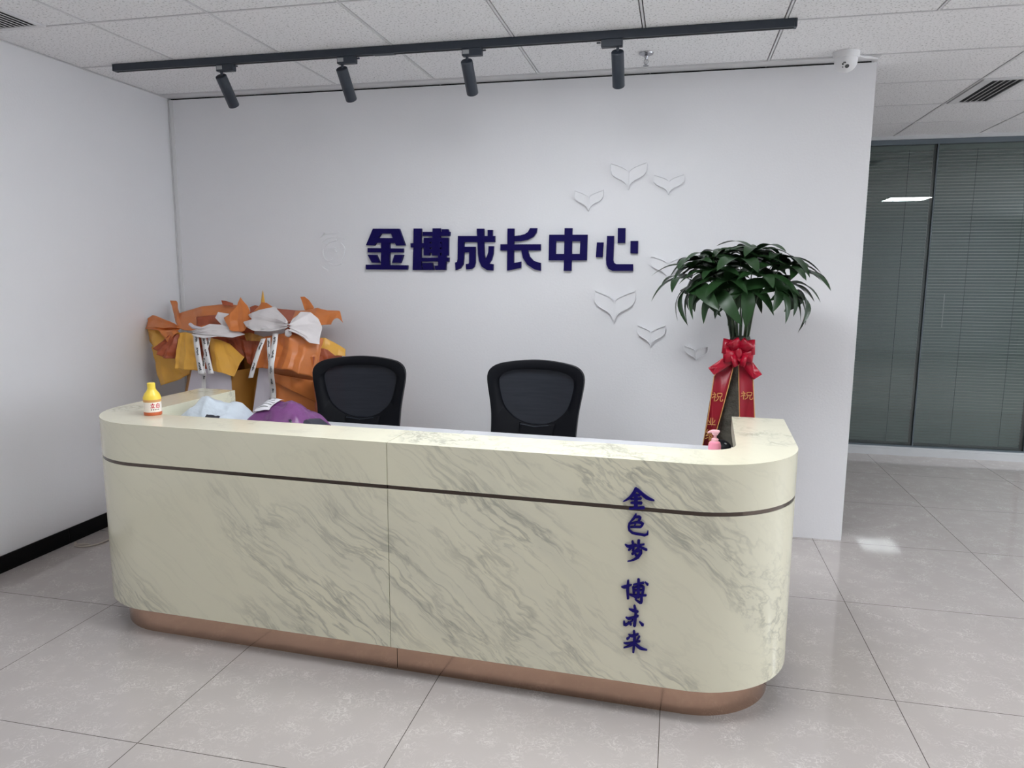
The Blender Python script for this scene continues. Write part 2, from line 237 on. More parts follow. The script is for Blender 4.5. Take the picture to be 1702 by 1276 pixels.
GIFT = {"one":[["wrapping_sheet","orange",[[-0.044,-0.16,1.288],[0.005,-0.16,1.287],[0.057,-0.2,1.212],[0.132,-0.2,1.236],[0.229,-0.2,1.258],[0.361,-0.18,1.273],[0.454,-0.18,1.267],[0.523,-0.18,1.232]],[[0.118,-0.32,1.16],[0.172,-0.36,1.136],[0.227,-0.38,1.123],[0.287,-0.38,1.118],[0.334,-0.36,1.126],[0.412,-0.34,1.14],[0.5,-0.32,1.167],[0.588,-0.3,1.19]],0.012,3],["wrapping_sheet","orange",[[0.108,-0.36,1.169],[-0.019,-0.34,1.207],[-0.091,-0.32,1.179],[-0.182,-0.3,1.132],[-0.047,-0.36,1.121],[0.092,-0.44,1.124],[0.167,-0.48,1.057]],[[0.219,-0.44,1.156],[0.231,-0.45,1.151],[0.233,-0.45,1.144],[0.241,-0.46,1.139],[0.24,-0.46,1.132],[0.244,-0.47,1.119]],0.016,2.5],["wrapping_sheet","yellow",[[-0.181,-0.28,1.124],[-0.089,-0.32,1.128],[0.006,-0.36,1.124],[0.103,-0.38,1.109],[0.2,-0.4,1.109]],[[-0.026,-0.34,0.994],[-0.03,-0.36,1.005],[0.018,-0.4,1.001],[0.108,-0.42,1.032],[0.209,-0.43,1.053]],0.012,2],["wrapping_sheet","yellow",[[-0.056,-0.34,1.011],[0.025,-0.38,1.026],[0.114,-0.4,1.048],[0.213,-0.42,1.07]],[[0.058,-0.42,0.785],[0.109,-0.43,0.799],[0.203,-0.43,0.83],[0.298,-0.43,0.878]],0.01,2],["wrapping_sheet","rust",[[0.175,-0.46,1.099],[0.205,-0.46,1.104],[0.23,-0.46,1.105],[0.246,-0.46,1.105]],[[0.053,-0.44,1.015],[0.111,-0.48,0.985],[0.156,-0.5,0.966],[0.25,-0.5,0.96]],0.016,3],["wrapping_sheet","yellow",[[0.241,-0.46,1.114],[0.294,-0.47,1.118],[0.345,-0.47,1.108]],[[0.257,-0.55,0.907],[0.346,-0.56,0.909],[0.436,-0.55,0.905]],0.012,1.5],["wrapping_sheet","yellow",[[0.428,-0.44,1.086],[0.484,-0.45,1.08],[0.532,-0.45,1.068],[0.557,-0.43,1.053]],[[0.502,-0.54,0.908],[0.58,-0.55,0.899],[0.634,-0.54,0.873],[0.665,-0.46,0.981]],0.012,1.5],["tissue_sheet","tissue",[[0.446,-0.5,1.152],[0.462,-0.48,1.171],[0.535,-0.46,1.165],[0.614,-0.45,1.136],[0.678,-0.46,1.113],[0.618,-0.49,1.096],[0.534,-0.52,1.102],[0.453,-0.53,1.092]],[[0.383,-0.52,1.133],[0.394,-0.53,1.13],[0.397,-0.53,1.127],[0.405,-0.54,1.124],[0.404,-0.54,1.119],[0.4,-0.54,1.112]],0.015,3],["tissue_sheet","tissue",[[0.461,-0.42,1.203],[0.471,-0.4,1.236],[0.558,-0.4,1.224]],[[0.519,-0.45,1.167],[0.562,-0.46,1.125],[0.574,-0.44,1.15]],0.006,1.5],["wrapping_sheet","orange",[[0.54,-0.45,1.206],[0.576,-0.44,1.229],[0.585,-0.38,1.277],[0.583,-0.34,1.323],[0.636,-0.36,1.277],[0.663,-0.38,1.243]],[[0.591,-0.48,1.143],[0.614,-0.48,1.132],[0.643,-0.48,1.13],[0.671,-0.48,1.129],[0.689,-0.47,1.136],[0.695,-0.44,1.2]],0.012,2],["wrapping_sheet","rust",[[0.356,-0.2,1.296],[0.386,-0.2,1.293],[0.437,-0.2,1.279]],[[0.378,-0.22,1.268],[0.409,-0.22,1.268],[0.449,-0.22,1.26]],0.004,1],["wrapping_sheet","rust",[[0.371,-0.36,1.078],[0.459,-0.34,1.088],[0.558,-0.34,1.081],[0.637,-0.34,1.083]],[[0.546,-0.36,0.994],[0.566,-0.36,0.994],[0.595,-0.36,0.986],[0.645,-0.36,0.996]],0.012,3]],"two":[["wrapping_sheet","rust",[[0.52,-0.16,1.254],[0.559,-0.16,1.268],[0.594,-0.16,1.26],[0.715,-0.16,1.25],[0.84,-0.17,1.24],[0.904,-0.18,1.238]],[[0.634,-0.3,1.124],[0.696,-0.32,1.127],[0.777,-0.34,1.148],[0.866,-0.36,1.159],[0.943,-0.36,1.178],[0.999,-0.34,1.187]],0.012,3],["wrapping_sheet","orange",[[0.856,-0.2,1.238],[0.925,-0.2,1.244],[1.004,-0.2,1.26],[1.061,-0.18,1.245],[1.128,-0.16,1.242],[1.152,-0.17,1.172]],[[0.918,-0.4,1.155],[0.972,-0.38,1.154],[1.027,-0.36,1.163],[1.072,-0.32,1.165],[1.127,-0.26,1.169],[1.118,-0.2,1.22]],0.014,3],["wrapping_sheet","yellow",[[0.591,-0.13,1.327],[0.599,-0.13,1.359],[0.605,-0.13,1.327]],[[0.611,-0.18,1.261],[0.626,-0.18,1.261],[0.647,-0.18,1.261]],0.003,1],["wrapping_sheet","orange",[[0.853,-0.13,1.321],[0.881,-0.13,1.323],[0.915,-0.14,1.304],[0.958,-0.16,1.26]],[[0.905,-0.18,1.247],[0.919,-0.18,1.238],[0.939,-0.18,1.239],[0.963,-0.18,1.243]],0.004,1],["wrapping_sheet","orange",[[0.609,-0.2,1.261],[0.624,-0.19,1.288],[0.659,-0.19,1.284],[0.699,-0.2,1.263]],[[0.602,-0.24,1.236],[0.652,-0.24,1.237],[0.702,-0.24,1.238],[0.732,-0.24,1.242]],0.004,1],["tissue_sheet","tissue",[[0.918,-0.46,1.23],[0.855,-0.42,1.274],[0.754,-0.42,1.253],[0.676,-0.42,1.224],[0.727,-0.45,1.201],[0.669,-0.46,1.186],[0.708,-0.49,1.162],[0.777,-0.52,1.139],[0.902,-0.55,1.143]],[[0.983,-0.53,1.196],[0.992,-0.54,1.19],[1.001,-0.55,1.185],[1.002,-0.55,1.18],[1.006,-0.56,1.172],[1.0,-0.56,1.162]],0.016,3],["tissue_sheet","tissue",[[1.005,-0.5,1.211],[1.033,-0.45,1.249],[1.087,-0.43,1.246],[1.127,-0.43,1.211],[1.156,-0.45,1.163],[1.173,-0.5,1.074],[1.125,-0.54,1.085],[1.101,-0.55,1.119]],[[1.006,-0.54,1.186],[1.015,-0.55,1.181],[1.017,-0.55,1.175],[1.024,-0.56,1.169],[1.024,-0.56,1.163],[1.024,-0.57,1.155]],0.016,2.5],["wrapping_sheet","orange",[[0.795,-0.46,1.101],[0.89,-0.5,1.119],[0.967,-0.52,1.131],[1.012,-0.52,1.127],[1.082,-0.5,1.111],[1.141,-0.44,1.095]],[[0.764,-0.52,0.929],[0.861,-0.56,0.935],[0.938,-0.58,0.936],[1.013,-0.6,0.939],[1.073,-0.58,0.916],[1.134,-0.52,0.885]],0.015,4],["wrapping_sheet","orange",[[1.097,-0.46,1.104],[1.128,-0.45,1.104],[1.148,-0.42,1.097]],[[1.13,-0.52,0.885],[1.138,-0.48,0.947],[1.144,-0.42,1.076]],0.006,1],["wrapping_sheet","yellow",[[1.1,-0.36,1.096],[1.123,-0.35,1.095],[1.163,-0.32,1.068],[1.217,-0.28,1.024]],[[1.107,-0.4,0.988],[1.153,-0.38,0.991],[1.189,-0.34,0.993],[1.226,-0.3,0.988]],0.008,1.5],["wrapping_sheet","rust",[[1.11,-0.42,1.041],[1.137,-0.4,1.04],[1.154,-0.38,1.03]],[[1.099,-0.42,0.973],[1.153,-0.4,0.977],[1.19,-0.36,0.995]],0.006,1],["wrapping_sheet","amber",[[0.641,-0.42,1.116],[0.702,-0.44,1.123],[0.765,-0.45,1.108],[0.824,-0.47,1.098]],[[0.671,-0.44,1.075],[0.722,-0.46,1.078],[0.767,-0.47,1.078],[0.806,-0.48,1.077]],0.01,2],["wrapping_sheet","rust",[[0.505,-0.38,1.083],[0.584,-0.38,1.08],[0.675,-0.4,1.076],[0.764,-0.42,1.075]],[[0.612,-0.4,0.991],[0.652,-0.42,0.959],[0.679,-0.42,0.925],[0.732,-0.44,0.964]],0.014,3]]}
RIB = [[[[0.384,-0.5,1.107],[0.429,-0.56,1.053],[0.456,-0.585,0.972],[0.476,-0.6,0.893]],0.037],[[[0.432,-0.5,1.1],[0.485,-0.56,1.029],[0.517,-0.585,0.956],[0.54,-0.6,0.898]],0.034],[[[0.457,-0.48,1.09],[0.484,-0.56,1.012],[0.479,-0.58,0.938],[0.488,-0.59,0.897]],0.02],[[[0.485,-0.585,0.896],[0.447,-0.54,0.845],[0.435,-0.53,0.782],[0.425,-0.525,0.72]],0.03],[[[0.919,-0.54,1.131],[0.932,-0.59,1.045],[0.931,-0.62,0.957],[0.906,-0.58,0.885],[0.883,-0.53,0.809],[0.877,-0.525,0.739]],0.036],[[[0.87,-0.53,1.104],[0.897,-0.58,1.043],[0.92,-0.61,0.956]],0.022],[[[0.831,-0.52,1.098],[0.825,-0.56,1.039],[0.8,-0.58,0.948],[0.776,-0.58,0.88]],0.03]]
BASE = [[[0.34,-0.5,0.897],[0.612,-0.5,0.863],[0.22,-0.5,0.742],[0.635,-0.5,0.76]],[[0.786,-0.5,0.912],[1.119,-0.5,0.881],[0.728,-0.5,0.72],[1.129,-0.5,0.678]]]
BOW = {"c":[[3.393,-0.56,1.125],[3.4,-0.56,1.068]],"left":[[3.343,-0.57,1.049],[3.28,-0.57,0.982],[3.255,-0.57,0.638]],"pt_l":[[3.388,-0.6,1.072],[3.327,-0.6,1.074],[3.259,-0.6,1.022],[3.3,-0.6,1.026],[3.287,-0.6,0.989],[3.395,-0.6,1.062]],"pt_r":[[3.39,-0.6,1.072],[3.452,-0.6,1.069],[3.508,-0.6,0.999],[3.466,-0.6,1.01],[3.47,-0.6,0.972],[3.392,-0.6,1.065]],"tail_l":[[3.382,-0.575,1.055],[3.361,-0.575,0.944],[3.329,-0.575,0.784],[3.295,-0.575,0.634],[3.25,-0.575,0.631],[3.271,-0.575,0.782],[3.289,-0.575,0.978],[3.301,-0.575,1.002]],"tail_r":[[3.399,-0.575,1.06],[3.417,-0.575,0.789],[3.426,-0.575,0.641],[3.496,-0.575,0.645],[3.487,-0.575,0.792],[3.467,-0.575,1.008]],"zhu_l":[[3.283,-0.58,0.902],[3.334,-0.58,0.858]],"zhu_r":[[3.417,-0.58,0.912],[3.472,-0.58,0.873]],"ye":[[3.269,-0.58,0.775],[3.306,-0.58,0.74]],"ji":[[3.262,-0.58,0.716],[3.294,-0.58,0.647]],"loops":[[3.32,-0.6,1.131],[3.469,-0.6,1.128],[3.324,-0.6,1.088],[3.464,-0.6,1.09],[3.363,-0.6,1.057],[3.434,-0.6,1.06]]}
# ------------------------------------------------------------------ materials
M = {}
M['wall'] = mat('white wall paint', (.80, .80, .82, 1), .6, noise_amt=.02, nscale=2, bump=.08, bscale=90)
M['tee'] = mat('white ceiling grid', (.72, .72, .73, 1), .5)
M['dark'] = mat('dark void', (.015, .015, .016, 1), .9)  # near black, shade of gaps and openings put into the colour
M['track'] = mat('charcoal painted metal', (.028, .036, .05, 1), .45)
M['baseboard'] = mat('black baseboard', (.002, .002, .0025, 1), .3, spec=.15)
M['sign'] = mat('navy blue acrylic', (.0055, .0022, .075, 1), .5, noise_amt=.03, spec=.12)
M['brush'] = mat('deep blue lettering', (.007, .003, .14, 1), .4, noise_amt=.03, spec=.2)
M['relief'] = mat('white foam relief', (.80, .80, .82, 1), .5, noise_amt=.02)
M['black_plastic'] = mat('black plastic', (.003, .0035, .006, 1), .55, spec=.18)
M['black_fabric'] = mat('black seat fabric', (.012, .012, .016, 1), .9, bump=.3, bscale=300)
M['chrome'] = mat('chrome', (.42, .42, .44, 1), .25, 1)
M['white_plastic'] = mat('white plastic', (.78, .78, .79, 1), .35)
M['grey_plastic'] = mat('grey plastic', (.33, .34, .35, 1), .4)
M['white_metal'] = mat('white enamelled metal', (.72, .72, .73, 1), .4)
M['frame_grey'] = mat('dark grey frame metal', (.10, .125, .145, 1), .4)
M['light_frame'] = mat('silver grey trim', (.52, .53, .54, 1), .45)
M['gold'] = mat('bronze trim metal', (.12, .095, .08, 1), .18, 1)
M['kick'] = mat('rose gold kick plate metal', (.60, .40, .30, 1), .14, 1, noise_amt=.08, nscale=6)
M['inner'] = mat('shade darkened grey laminate', (.30, .30, .27, 1), .4)  # grey darkened further for the shadow inside the desk
M['worktop'] = mat('pale grey worktop', (.70, .71, .74, 1), .3, noise_amt=.03)
M['orange'] = mat('orange wrapping paper', (.62, .19, .045, 1), .38, noise_amt=.12, nscale=10)
M['rust'] = mat('rust orange wrapping paper', (.40, .085, .03, 1), .42, noise_amt=.12, nscale=10)
M['yellow'] = mat('golden yellow wrapping paper', (.76, .40, .06, 1), .42, noise_amt=.08, nscale=7)
M['amber'] = mat('amber brown paper', (.38, .17, .025, 1), .5, noise_amt=.12, nscale=6)
M['tissue'] = mat('white tissue', (.80, .76, .76, 1), .5, noise_amt=.08, nscale=14, bump=.3, bscale=40, alpha=.86)
M['lilac'] = mat('pale lilac paper', (.62, .58, .64, 1), .5, noise_amt=.05)
M['satin'] = mat('white satin ribbon', (.82, .80, .79, 1), .3, noise_amt=.05)
M['ink'] = mat('black print', (.02, .02, .02, 1), .6)
M['silver_bag'] = mat('silver white parcel film', (.62, .69, .76, 1), .3, noise_amt=.12, nscale=12, bump=.6, bscale=20)
M['purple_bag'] = mat('purple parcel film', (.165, .05, .175, 1), .35, noise_amt=.12, nscale=8, bump=.5, bscale=18)
M['dark_film'] = mat('dark film', (.03, .03, .045, 1), .3)
M['paper_label'] = mat('white shipping label', (.78, .76, .80, 1), .5)
M['bottle_yellow'] = mat('yellow bottle plastic', (.92, .68, .08, 1), .3)
M['bottle_label'] = mat('cream bottle label', (.90, .82, .74, 1), .4, noise_amt=.03)
M['bottle_red'] = mat('orange red band', (.55, .12, .04, 1), .4)
M['red_print'] = mat('red print', (.55, .01, .04, 1), .5)
M['pink'] = mat('pink plastic', (.86, .30, .40, 1), .3, noise_amt=.03)
M['pink_pale'] = mat('pale pink plastic', (.92, .52, .56, 1), .3, noise_amt=.03)
M['red_ribbon'] = mat('red satin ribbon', (.29, .006, .02, 1), .38, noise_amt=.08, nscale=20)
M['red_gloss'] = mat('glossy red ribbon', (.40, .005, .025, 1), .28, noise_amt=.08, nscale=20)
M['gold_thread'] = mat('gold print', (.68, .36, .12, 1), .4)
M['bark'] = mat('mottled trunk bark', (.075, .07, .055, 1), .85, noise_amt=.75, nscale=28, bump=.8, bscale=60)
M['stem'] = mat('dark green stem', (.035, .06, .025, 1), .6)
M['leaf'] = mat('dark green leaf', (.016, .046, .014, 1), .36, noise_amt=.6, nscale=6, spec=.35)
M['pot'] = mat('white ceramic', (.75, .74, .72, 1), .3)
M['soil'] = mat('soil', (.05, .035, .025, 1), .95, noise_amt=.5, nscale=60)
M['cable'] = mat('beige cable', (.48, .42, .36, 1), .5)
M['blind'] = mat('grey green blind slat', (.36, .41, .41, 1), .42, noise_amt=.05, nscale=3)
M['web'] = mat('grey web', (.07, .07, .075, 1), .7)
M['lens'] = mat('dark glass lens', (.05, .055, .06, 1), .1)
M['edge_white'] = mat('white gypsum edge', (.74, .74, .75, 1), .7)

def nodes(m):
    m.use_nodes = True; nt = m.node_tree
    return nt, nt.nodes, nt.links, nt.nodes['Principled BSDF']
def math_n(N, L, op, a, b=None, c=None):
    n = N.new('ShaderNodeMath'); n.operation = op
    for i, v in enumerate((a, b, c)):
        if v is None: continue
        if isinstance(v, (int, float)): n.inputs[i].default_value = v
        else: L.new(v, n.inputs[i])
    return n.outputs[0]
def mixcol(N, L, fac, a, b):
    n = N.new('ShaderNodeMix'); n.data_type = 'RGBA'
    if isinstance(fac, (int, float)): n.inputs[0].default_value = fac
    else: L.new(fac, n.inputs[0])
    for i, v in ((6, a), (7, b)):
        if isinstance(v, tuple): n.inputs[i].default_value = v
        else: L.new(v, n.inputs[i])
    return n.outputs[2]
def tex(N, L, vec, scale, detail=4, dist=0, kind='ShaderNodeTexNoise', rough=.5):
    n = N.new(kind); n.inputs['Scale'].default_value = scale
    if kind == 'ShaderNodeTexNoise':
        n.inputs['Detail'].default_value = detail; n.inputs['Distortion'].default_value = dist; n.inputs['Roughness'].default_value = rough
    L.new(vec, n.inputs['Vector']); return n
def mapping(N, L, vec, rot=(0, 0, 0), scale=(1, 1, 1), loc=(0, 0, 0)):
    n = N.new('ShaderNodeMapping'); n.inputs['Rotation'].default_value = rot; n.inputs['Scale'].default_value = scale; n.inputs['Location'].default_value = loc
    L.new(vec, n.inputs['Vector']); return n.outputs[0]

def floor_mat():
    m = bpy.data.materials.new('polished beige floor tile'); nt, N, L, b = nodes(m)
    tc = N.new('ShaderNodeTexCoord').outputs['Object']
    sx = N.new('ShaderNodeSeparateXYZ'); L.new(tc, sx.inputs[0])
    T = .7985
    u = math_n(N, L, 'DIVIDE', math_n(N, L, 'SUBTRACT', sx.outputs[0], .7007), T)
    v = math_n(N, L, 'DIVIDE', math_n(N, L, 'SUBTRACT', sx.outputs[1], -1.6244), T)
    def near(c):   # 1 on the joint
        f = math_n(N, L, 'FRACT', c); d = math_n(N, L, 'MINIMUM', f, math_n(N, L, 'SUBTRACT', 1, f))
        return math_n(N, L, 'LESS_THAN', d, .0017)
    joint = math_n(N, L, 'MAXIMUM', near(u), near(v))
    cid = N.new('ShaderNodeCombineXYZ'); L.new(math_n(N, L, 'FLOOR', u), cid.inputs[0]); L.new(math_n(N, L, 'FLOOR', v), cid.inputs[1])
    wn = N.new('ShaderNodeTexWhiteNoise'); wn.noise_dimensions = '3D'; L.new(cid.outputs[0], wn.inputs['Vector'])
    n1 = tex(N, L, tc, 2.2, 5, .6); n2 = tex(N, L, tc, 34, 3, 1.6)
    r = math_n(N, L, 'ABSOLUTE', math_n(N, L, 'SUBTRACT', n2.outputs['Fac'], .5))
    vein = math_n(N, L, 'SUBTRACT', 1, math_n(N, L, 'MULTIPLY', r, 22)); vein = math_n(N, L, 'MAXIMUM', vein, 0)
    mask = tex(N, L, tc, 11, 2); mk = math_n(N, L, 'MAXIMUM', math_n(N, L, 'MULTIPLY', math_n(N, L, 'SUBTRACT', mask.outputs['Fac'], .42), 3), 0)
    vein = math_n(N, L, 'MINIMUM', math_n(N, L, 'MULTIPLY', vein, mk), .75)
    base = mixcol(N, L, n1.outputs['Fac'], (.44, .405, .385, 1), (.53, .485, .465, 1))
    c = mixcol(N, L, vein, base, (.70, .67, .64, 1))
    c = mixcol(N, L, joint, c, (.10, .085, .075, 1))
    L.new(c, b.inputs['Base Color'])
    rn = N.new('ShaderNodeMapRange'); rn.inputs[3].default_value = .035; rn.inputs[4].default_value = .07; L.new(n1.outputs['Fac'], rn.inputs[0]); L.new(rn.outputs[0], b.inputs['Roughness'])
    # every tile lies a hair out of level
    ge = N.new('ShaderNodeNewGeometry')
    vs = N.new('ShaderNodeVectorMath'); vs.operation = 'SUBTRACT'; L.new(wn.outputs['Color'], vs.inputs[0]); vs.inputs[1].default_value = (.5, .5, .5)
    vm = N.new('ShaderNodeVectorMath'); vm.operation = 'MULTIPLY'; L.new(vs.outputs[0], vm.inputs[0]); vm.inputs[1].default_value = (.006, .006, 0)
    va = N.new('ShaderNodeVectorMath'); va.operation = 'ADD'; L.new(ge.outputs['Normal'], va.inputs[0]); L.new(vm.outputs[0], va.inputs[1])
    vn = N.new('ShaderNodeVectorMath'); vn.operation = 'NORMALIZE'; L.new(va.outputs[0], vn.inputs[0]); L.new(vn.outputs[0], b.inputs['Normal'])
    return m
M['floor'] = floor_mat()

def marble_mat():
    m = bpy.data.materials.new('cream marble with grey green veins'); nt, N, L, b = nodes(m)
    tc = N.new('ShaderNodeTexCoord').outputs['Object']
    # fold y into the pattern so that the top and the sides both carry diagonal veins
    v = mapping(N, L, tc, rot=(0, math.radians(-38), 0), scale=(1, 1, 1))
    v = mapping(N, L, v, rot=(0, 0, math.radians(12)))
    wob = tex(N, L, tc, 2.6, 4, 0)
    va = N.new('ShaderNodeVectorMath'); va.operation = 'SCALE'; L.new(wob.outputs['Color'], va.inputs[0]); va.inputs['Scale'].default_value = .16
    vv = N.new('ShaderNodeVectorMath'); vv.operation = 'ADD'; L.new(v, vv.inputs[0]); L.new(va.outputs[0], vv.inputs[1])
    vec = vv.outputs[0]
    def ridge(sc, loc, k, det=5, rough=.6):
        q = mapping(N, L, vec, scale=sc, loc=loc)
        n = tex(N, L, q, 1, det, .2, rough=rough)
        r = math_n(N, L, 'ABSOLUTE', math_n(N, L, 'SUBTRACT', n.outputs['Fac'], .5))
        return math_n(N, L, 'MAXIMUM', math_n(N, L, 'SUBTRACT', 1, math_n(N, L, 'MULTIPLY', r, k)), 0)
    fine = ridge((1.1, 5, 9), (3, 1, 2), 34)
    fine2 = ridge((2.4, 9, 20), (7, 5, 1), 26)
    soft = ridge((.8, 3, 4.5), (1, 8, 4), 8)
    mq = mapping(N, L, vec, scale=(.8, 2.0, 3.0), loc=(4.3, 2.2, 9.1)); mn = tex(N, L, mq, 1, 2)
    mask = math_n(N, L, 'MINIMUM', math_n(N, L, 'MAXIMUM', math_n(N, L, 'MULTIPLY', math_n(N, L, 'SUBTRACT', mn.outputs['Fac'], .47), 6), 0), 1)
    mask2 = math_n(N, L, 'ADD', math_n(N, L, 'MULTIPLY', mask, .85), .10)
    c0 = mixcol(N, L, tex(N, L, tc, 1.7, 3).outputs['Fac'], (.75, .72, .545, 1), (.82, .795, .635, 1))
    c1 = mixcol(N, L, math_n(N, L, 'MULTIPLY', math_n(N, L, 'MULTIPLY', soft, mask2), .30), c0, (.50, .50, .43, 1))
    c2 = mixcol(N, L, math_n(N, L, 'MULTIPLY', math_n(N, L, 'MULTIPLY', fine, mask2), .55), c1, (.26, .26, .21, 1))
    c3 = mixcol(N, L, math_n(N, L, 'MULTIPLY', math_n(N, L, 'MULTIPLY', fine2, mask), .35), c2, (.28, .28, .23, 1))
    L.new(c3, b.inputs['Base Color']); b.inputs['Roughness'].default_value = .16; b.inputs['Specular IOR Level'].default_value = .5
    return m
M['marble'] = marble_mat()

def ceiling_mat():
    m = bpy.data.materials.new('speckled mineral fibre tile'); nt, N, L, b = nodes(m)
    tc = N.new('ShaderNodeTexCoord').outputs['Object']
    n = tex(N, L, tc, 105, 2, 0); n2 = tex(N, L, tc, 1.2, 3)
    f = math_n(N, L, 'MINIMUM', math_n(N, L, 'MAXIMUM', math_n(N, L, 'MULTIPLY', math_n(N, L, 'SUBTRACT', n.outputs['Fac'], .57), 9), 0), 1)
    c = mixcol(N, L, n2.outputs['Fac'], (.86, .86, .87, 1), (.90, .90, .91, 1))
    c = mixcol(N, L, math_n(N, L, 'MULTIPLY', f, .6), c, (.26, .26, .26, 1))
    L.new(c, b.inputs['Base Color']); b.inputs['Roughness'].default_value = .9
    bp = N.new('ShaderNodeBump'); bp.inputs['Strength'].default_value = .3; bp.inputs['Distance'].default_value = .003; L.new(n.outputs['Fac'], bp.inputs['Height']); L.new(bp.outputs[0], b.inputs['Normal'])
    return m
M['ceiling'] = ceiling_mat()

def glass_mat():
    m = bpy.data.materials.new('clear partition glass'); m.use_nodes = True; nt = m.node_tree; N, L = nt.nodes, nt.links
    N.remove(N['Principled BSDF'])
    t = N.new('ShaderNodeBsdfTransparent'); t.inputs[0].default_value = (.88, .93, .91, 1)
    g = N.new('ShaderNodeBsdfGlossy'); g.inputs['Roughness'].default_value = .0; g.inputs[0].default_value = (1, 1, 1, 1)
    fr = N.new('ShaderNodeFresnel'); fr.inputs[0].default_value = 1.6
    mx = N.new('ShaderNodeMixShader'); L.new(fr.outputs[0], mx.inputs[0]); L.new(t.outputs[0], mx.inputs[1]); L.new(g.outputs[0], mx.inputs[2])
    L.new(mx.outputs[0], N['Material Output'].inputs[0]); return m
M['glass'] = glass_mat()

def mesh_fabric():
    m = bpy.data.materials.new('see through black mesh'); nt, N, L, b = nodes(m)
    tc = N.new('ShaderNodeTexCoord').outputs['Object']
    q = mapping(N, L, tc, scale=(6, 6, 90)); n = tex(N, L, q, 1, 2)
    c = mixcol(N, L, n.outputs['Fac'], (.008, .010, .016, 1), (.020, .024, .034, 1)); L.new(c, b.inputs['Base Color'])
    b.inputs['Roughness'].default_value = .6; b.inputs['Alpha'].default_value = .985; b.inputs['Specular IOR Level'].default_value = .25
    return m
M['mesh'] = mesh_fabric()

def emission(name, col, s):
    m = bpy.data.materials.new(name); m.use_nodes = True; nt = m.node_tree; nt.nodes.remove(nt.nodes['Principled BSDF'])
    e = nt.nodes.new('ShaderNodeEmission'); e.inputs[0].default_value = (*col, 1); e.inputs[1].default_value = s
    nt.links.new(e.outputs[0], nt.nodes['Material Output'].inputs[0]); return m

# ------------------------------------------------------------------ the room
XL, XR, CZ, YG = -.088, 4.046, 2.552, 2.27
XE, YF, YB = 9.6, -7.2, 4.6
bm = box(B(), XL-.1, XE, YF, YB, -.06, 0); struct('floor', bm, M['floor'])
bm = box(B(), XL-.15, XL, YF, YB, 0, 2.68); struct('wall_left', bm, M['wall'])
bm = box(B(), XL, XR, 0, .12, 0, CZ-.013); box(bm, XL, XR-.02, .03, .10, CZ-.013, CZ+.01, mi=1)  # dark neck carries the shade of the gap above the wall
struct('wall_back', bm, [M['wall'], M['dark']])
bm = box(B(), XL-.15, XE+.15, YF-.15, YF, 0, 2.68); struct('wall_front', bm, M['wall'])
bm = box(B(), XE, XE+.15, YF, YB, 0, .85); box(bm, XE, XE+.15, YF, YB, 2.35, 2.68)
for a, b_ in ((YF, -6.0), (1.9, YB)): box(bm, XE, XE+.15, a, b_, .85, 2.35)
struct('wall_right', bm, M['wall'])
# unseen glowing window, added to brighten the right side
bm = B()
for y in (-6.0, -4.42, -2.84, -1.26, .32, 1.84): box(bm, XE+.03, XE+.09, y, y+.06, .85, 2.35)
box(bm, XE+.03, XE+.09, -5.94, 1.84, .85, .91); box(bm, XE+.03, XE+.09, -5.94, 1.84, 2.29, 2.35)
wr = struct('added_window', bm, M['white_metal'])
bm = box(B(), XE+.055, XE+.06, -5.94, 1.84, .91, 2.29); o = obj('fill_light_pane', bm, emission('added fill window', FILL_WINDOW_COLOR, FILL_WINDOW_STRENGTH), wr); o['kind'] = 'structure'
bm = box(B(), XL-.15, XE+.15, YB, YB+.15, 0, 2.68); struct('wall_far', bm, M['wall'])
# white gypsum edge strip in the corner, with its two fine joints
bm = box(B(), XL+.004, XL+.010, -.004, 0, 0, CZ-.013); box(bm, XL+.016, XL+.036, -.005, 0, 0, CZ-.013)
struct('trim_1', bm, M['edge_white'])
# baseboards
bm = B()
for y0, y1 in ((YF, -1.0375), (-1.036, -.002)): box(bm, XL, XL+.010, y0, y1, 0, .085)
struct('baseboard_left', bm, M['baseboard'], bevel=.002)

# ceiling: tiles hung in a 600 mm grid of narrow tees; a few cells hold double tiles
GX0, GY0, G = 1.1107, -.087, .6
merged = {(-1, 0), (3, 0), (5, 0), (5, -1), (5, -2)}      # joints (i, row) left out where a double tile lies
lamp_cells = set(LAMPS)
bm_t = B(); bm_g = B()
i0, i1 = -3, 14; j0, j1 = -5, 12          # row j spans y from GY0-0.6(j+1) .. GY0-0.6j
def xg(i): return min(max(GX0+G*i, XL), XE)
def yg(j): return min(max(GY0-G*j, YF), YB)
for j in range(-8, 12):
    ya, yb = yg(j+1), yg(j)
    if yb-ya < .02: continue
    i = i0
    while i < i1:
        k = i+1
        while (k, j) in merged: k += 1
        xa, xb = xg(i), xg(k)
        if xb-xa > .02:
            cell = (i, j)
            if cell not in lamp_cells:
                g = .0095
                box(bm_t, xa+g, xb-g, ya+g, yb-g, CZ+.001, CZ+.012)
            if k < i1 and xb < XE-.01:
                box(bm_g, xb-.0045, xb+.0045, ya+.004, yb-.004, CZ-.001, CZ+.016)
        i = k
    if ya > YF+.01: box(bm_g, XL, XE, ya-.0045, ya+.0045, CZ-.0012, CZ+.016)
box(bm_g, XL, XR, GY0+.006, .012, CZ-.0035, CZ-.001)           # wall angle above the sign wall
box(bm_g, XL, XL+.012, YF, 0, CZ-.003, CZ-.001)
struct('ceiling', bm_t, M['ceiling'])
struct('trim_2', bm_g, M['tee'])
bm = box(B(), XL-.1, XE+.1, YF, YB, CZ+.05, CZ+.10); struct('trim_3', bm, M['dark'])   # dark sheet above the tiles, shade of the joints put into its colour

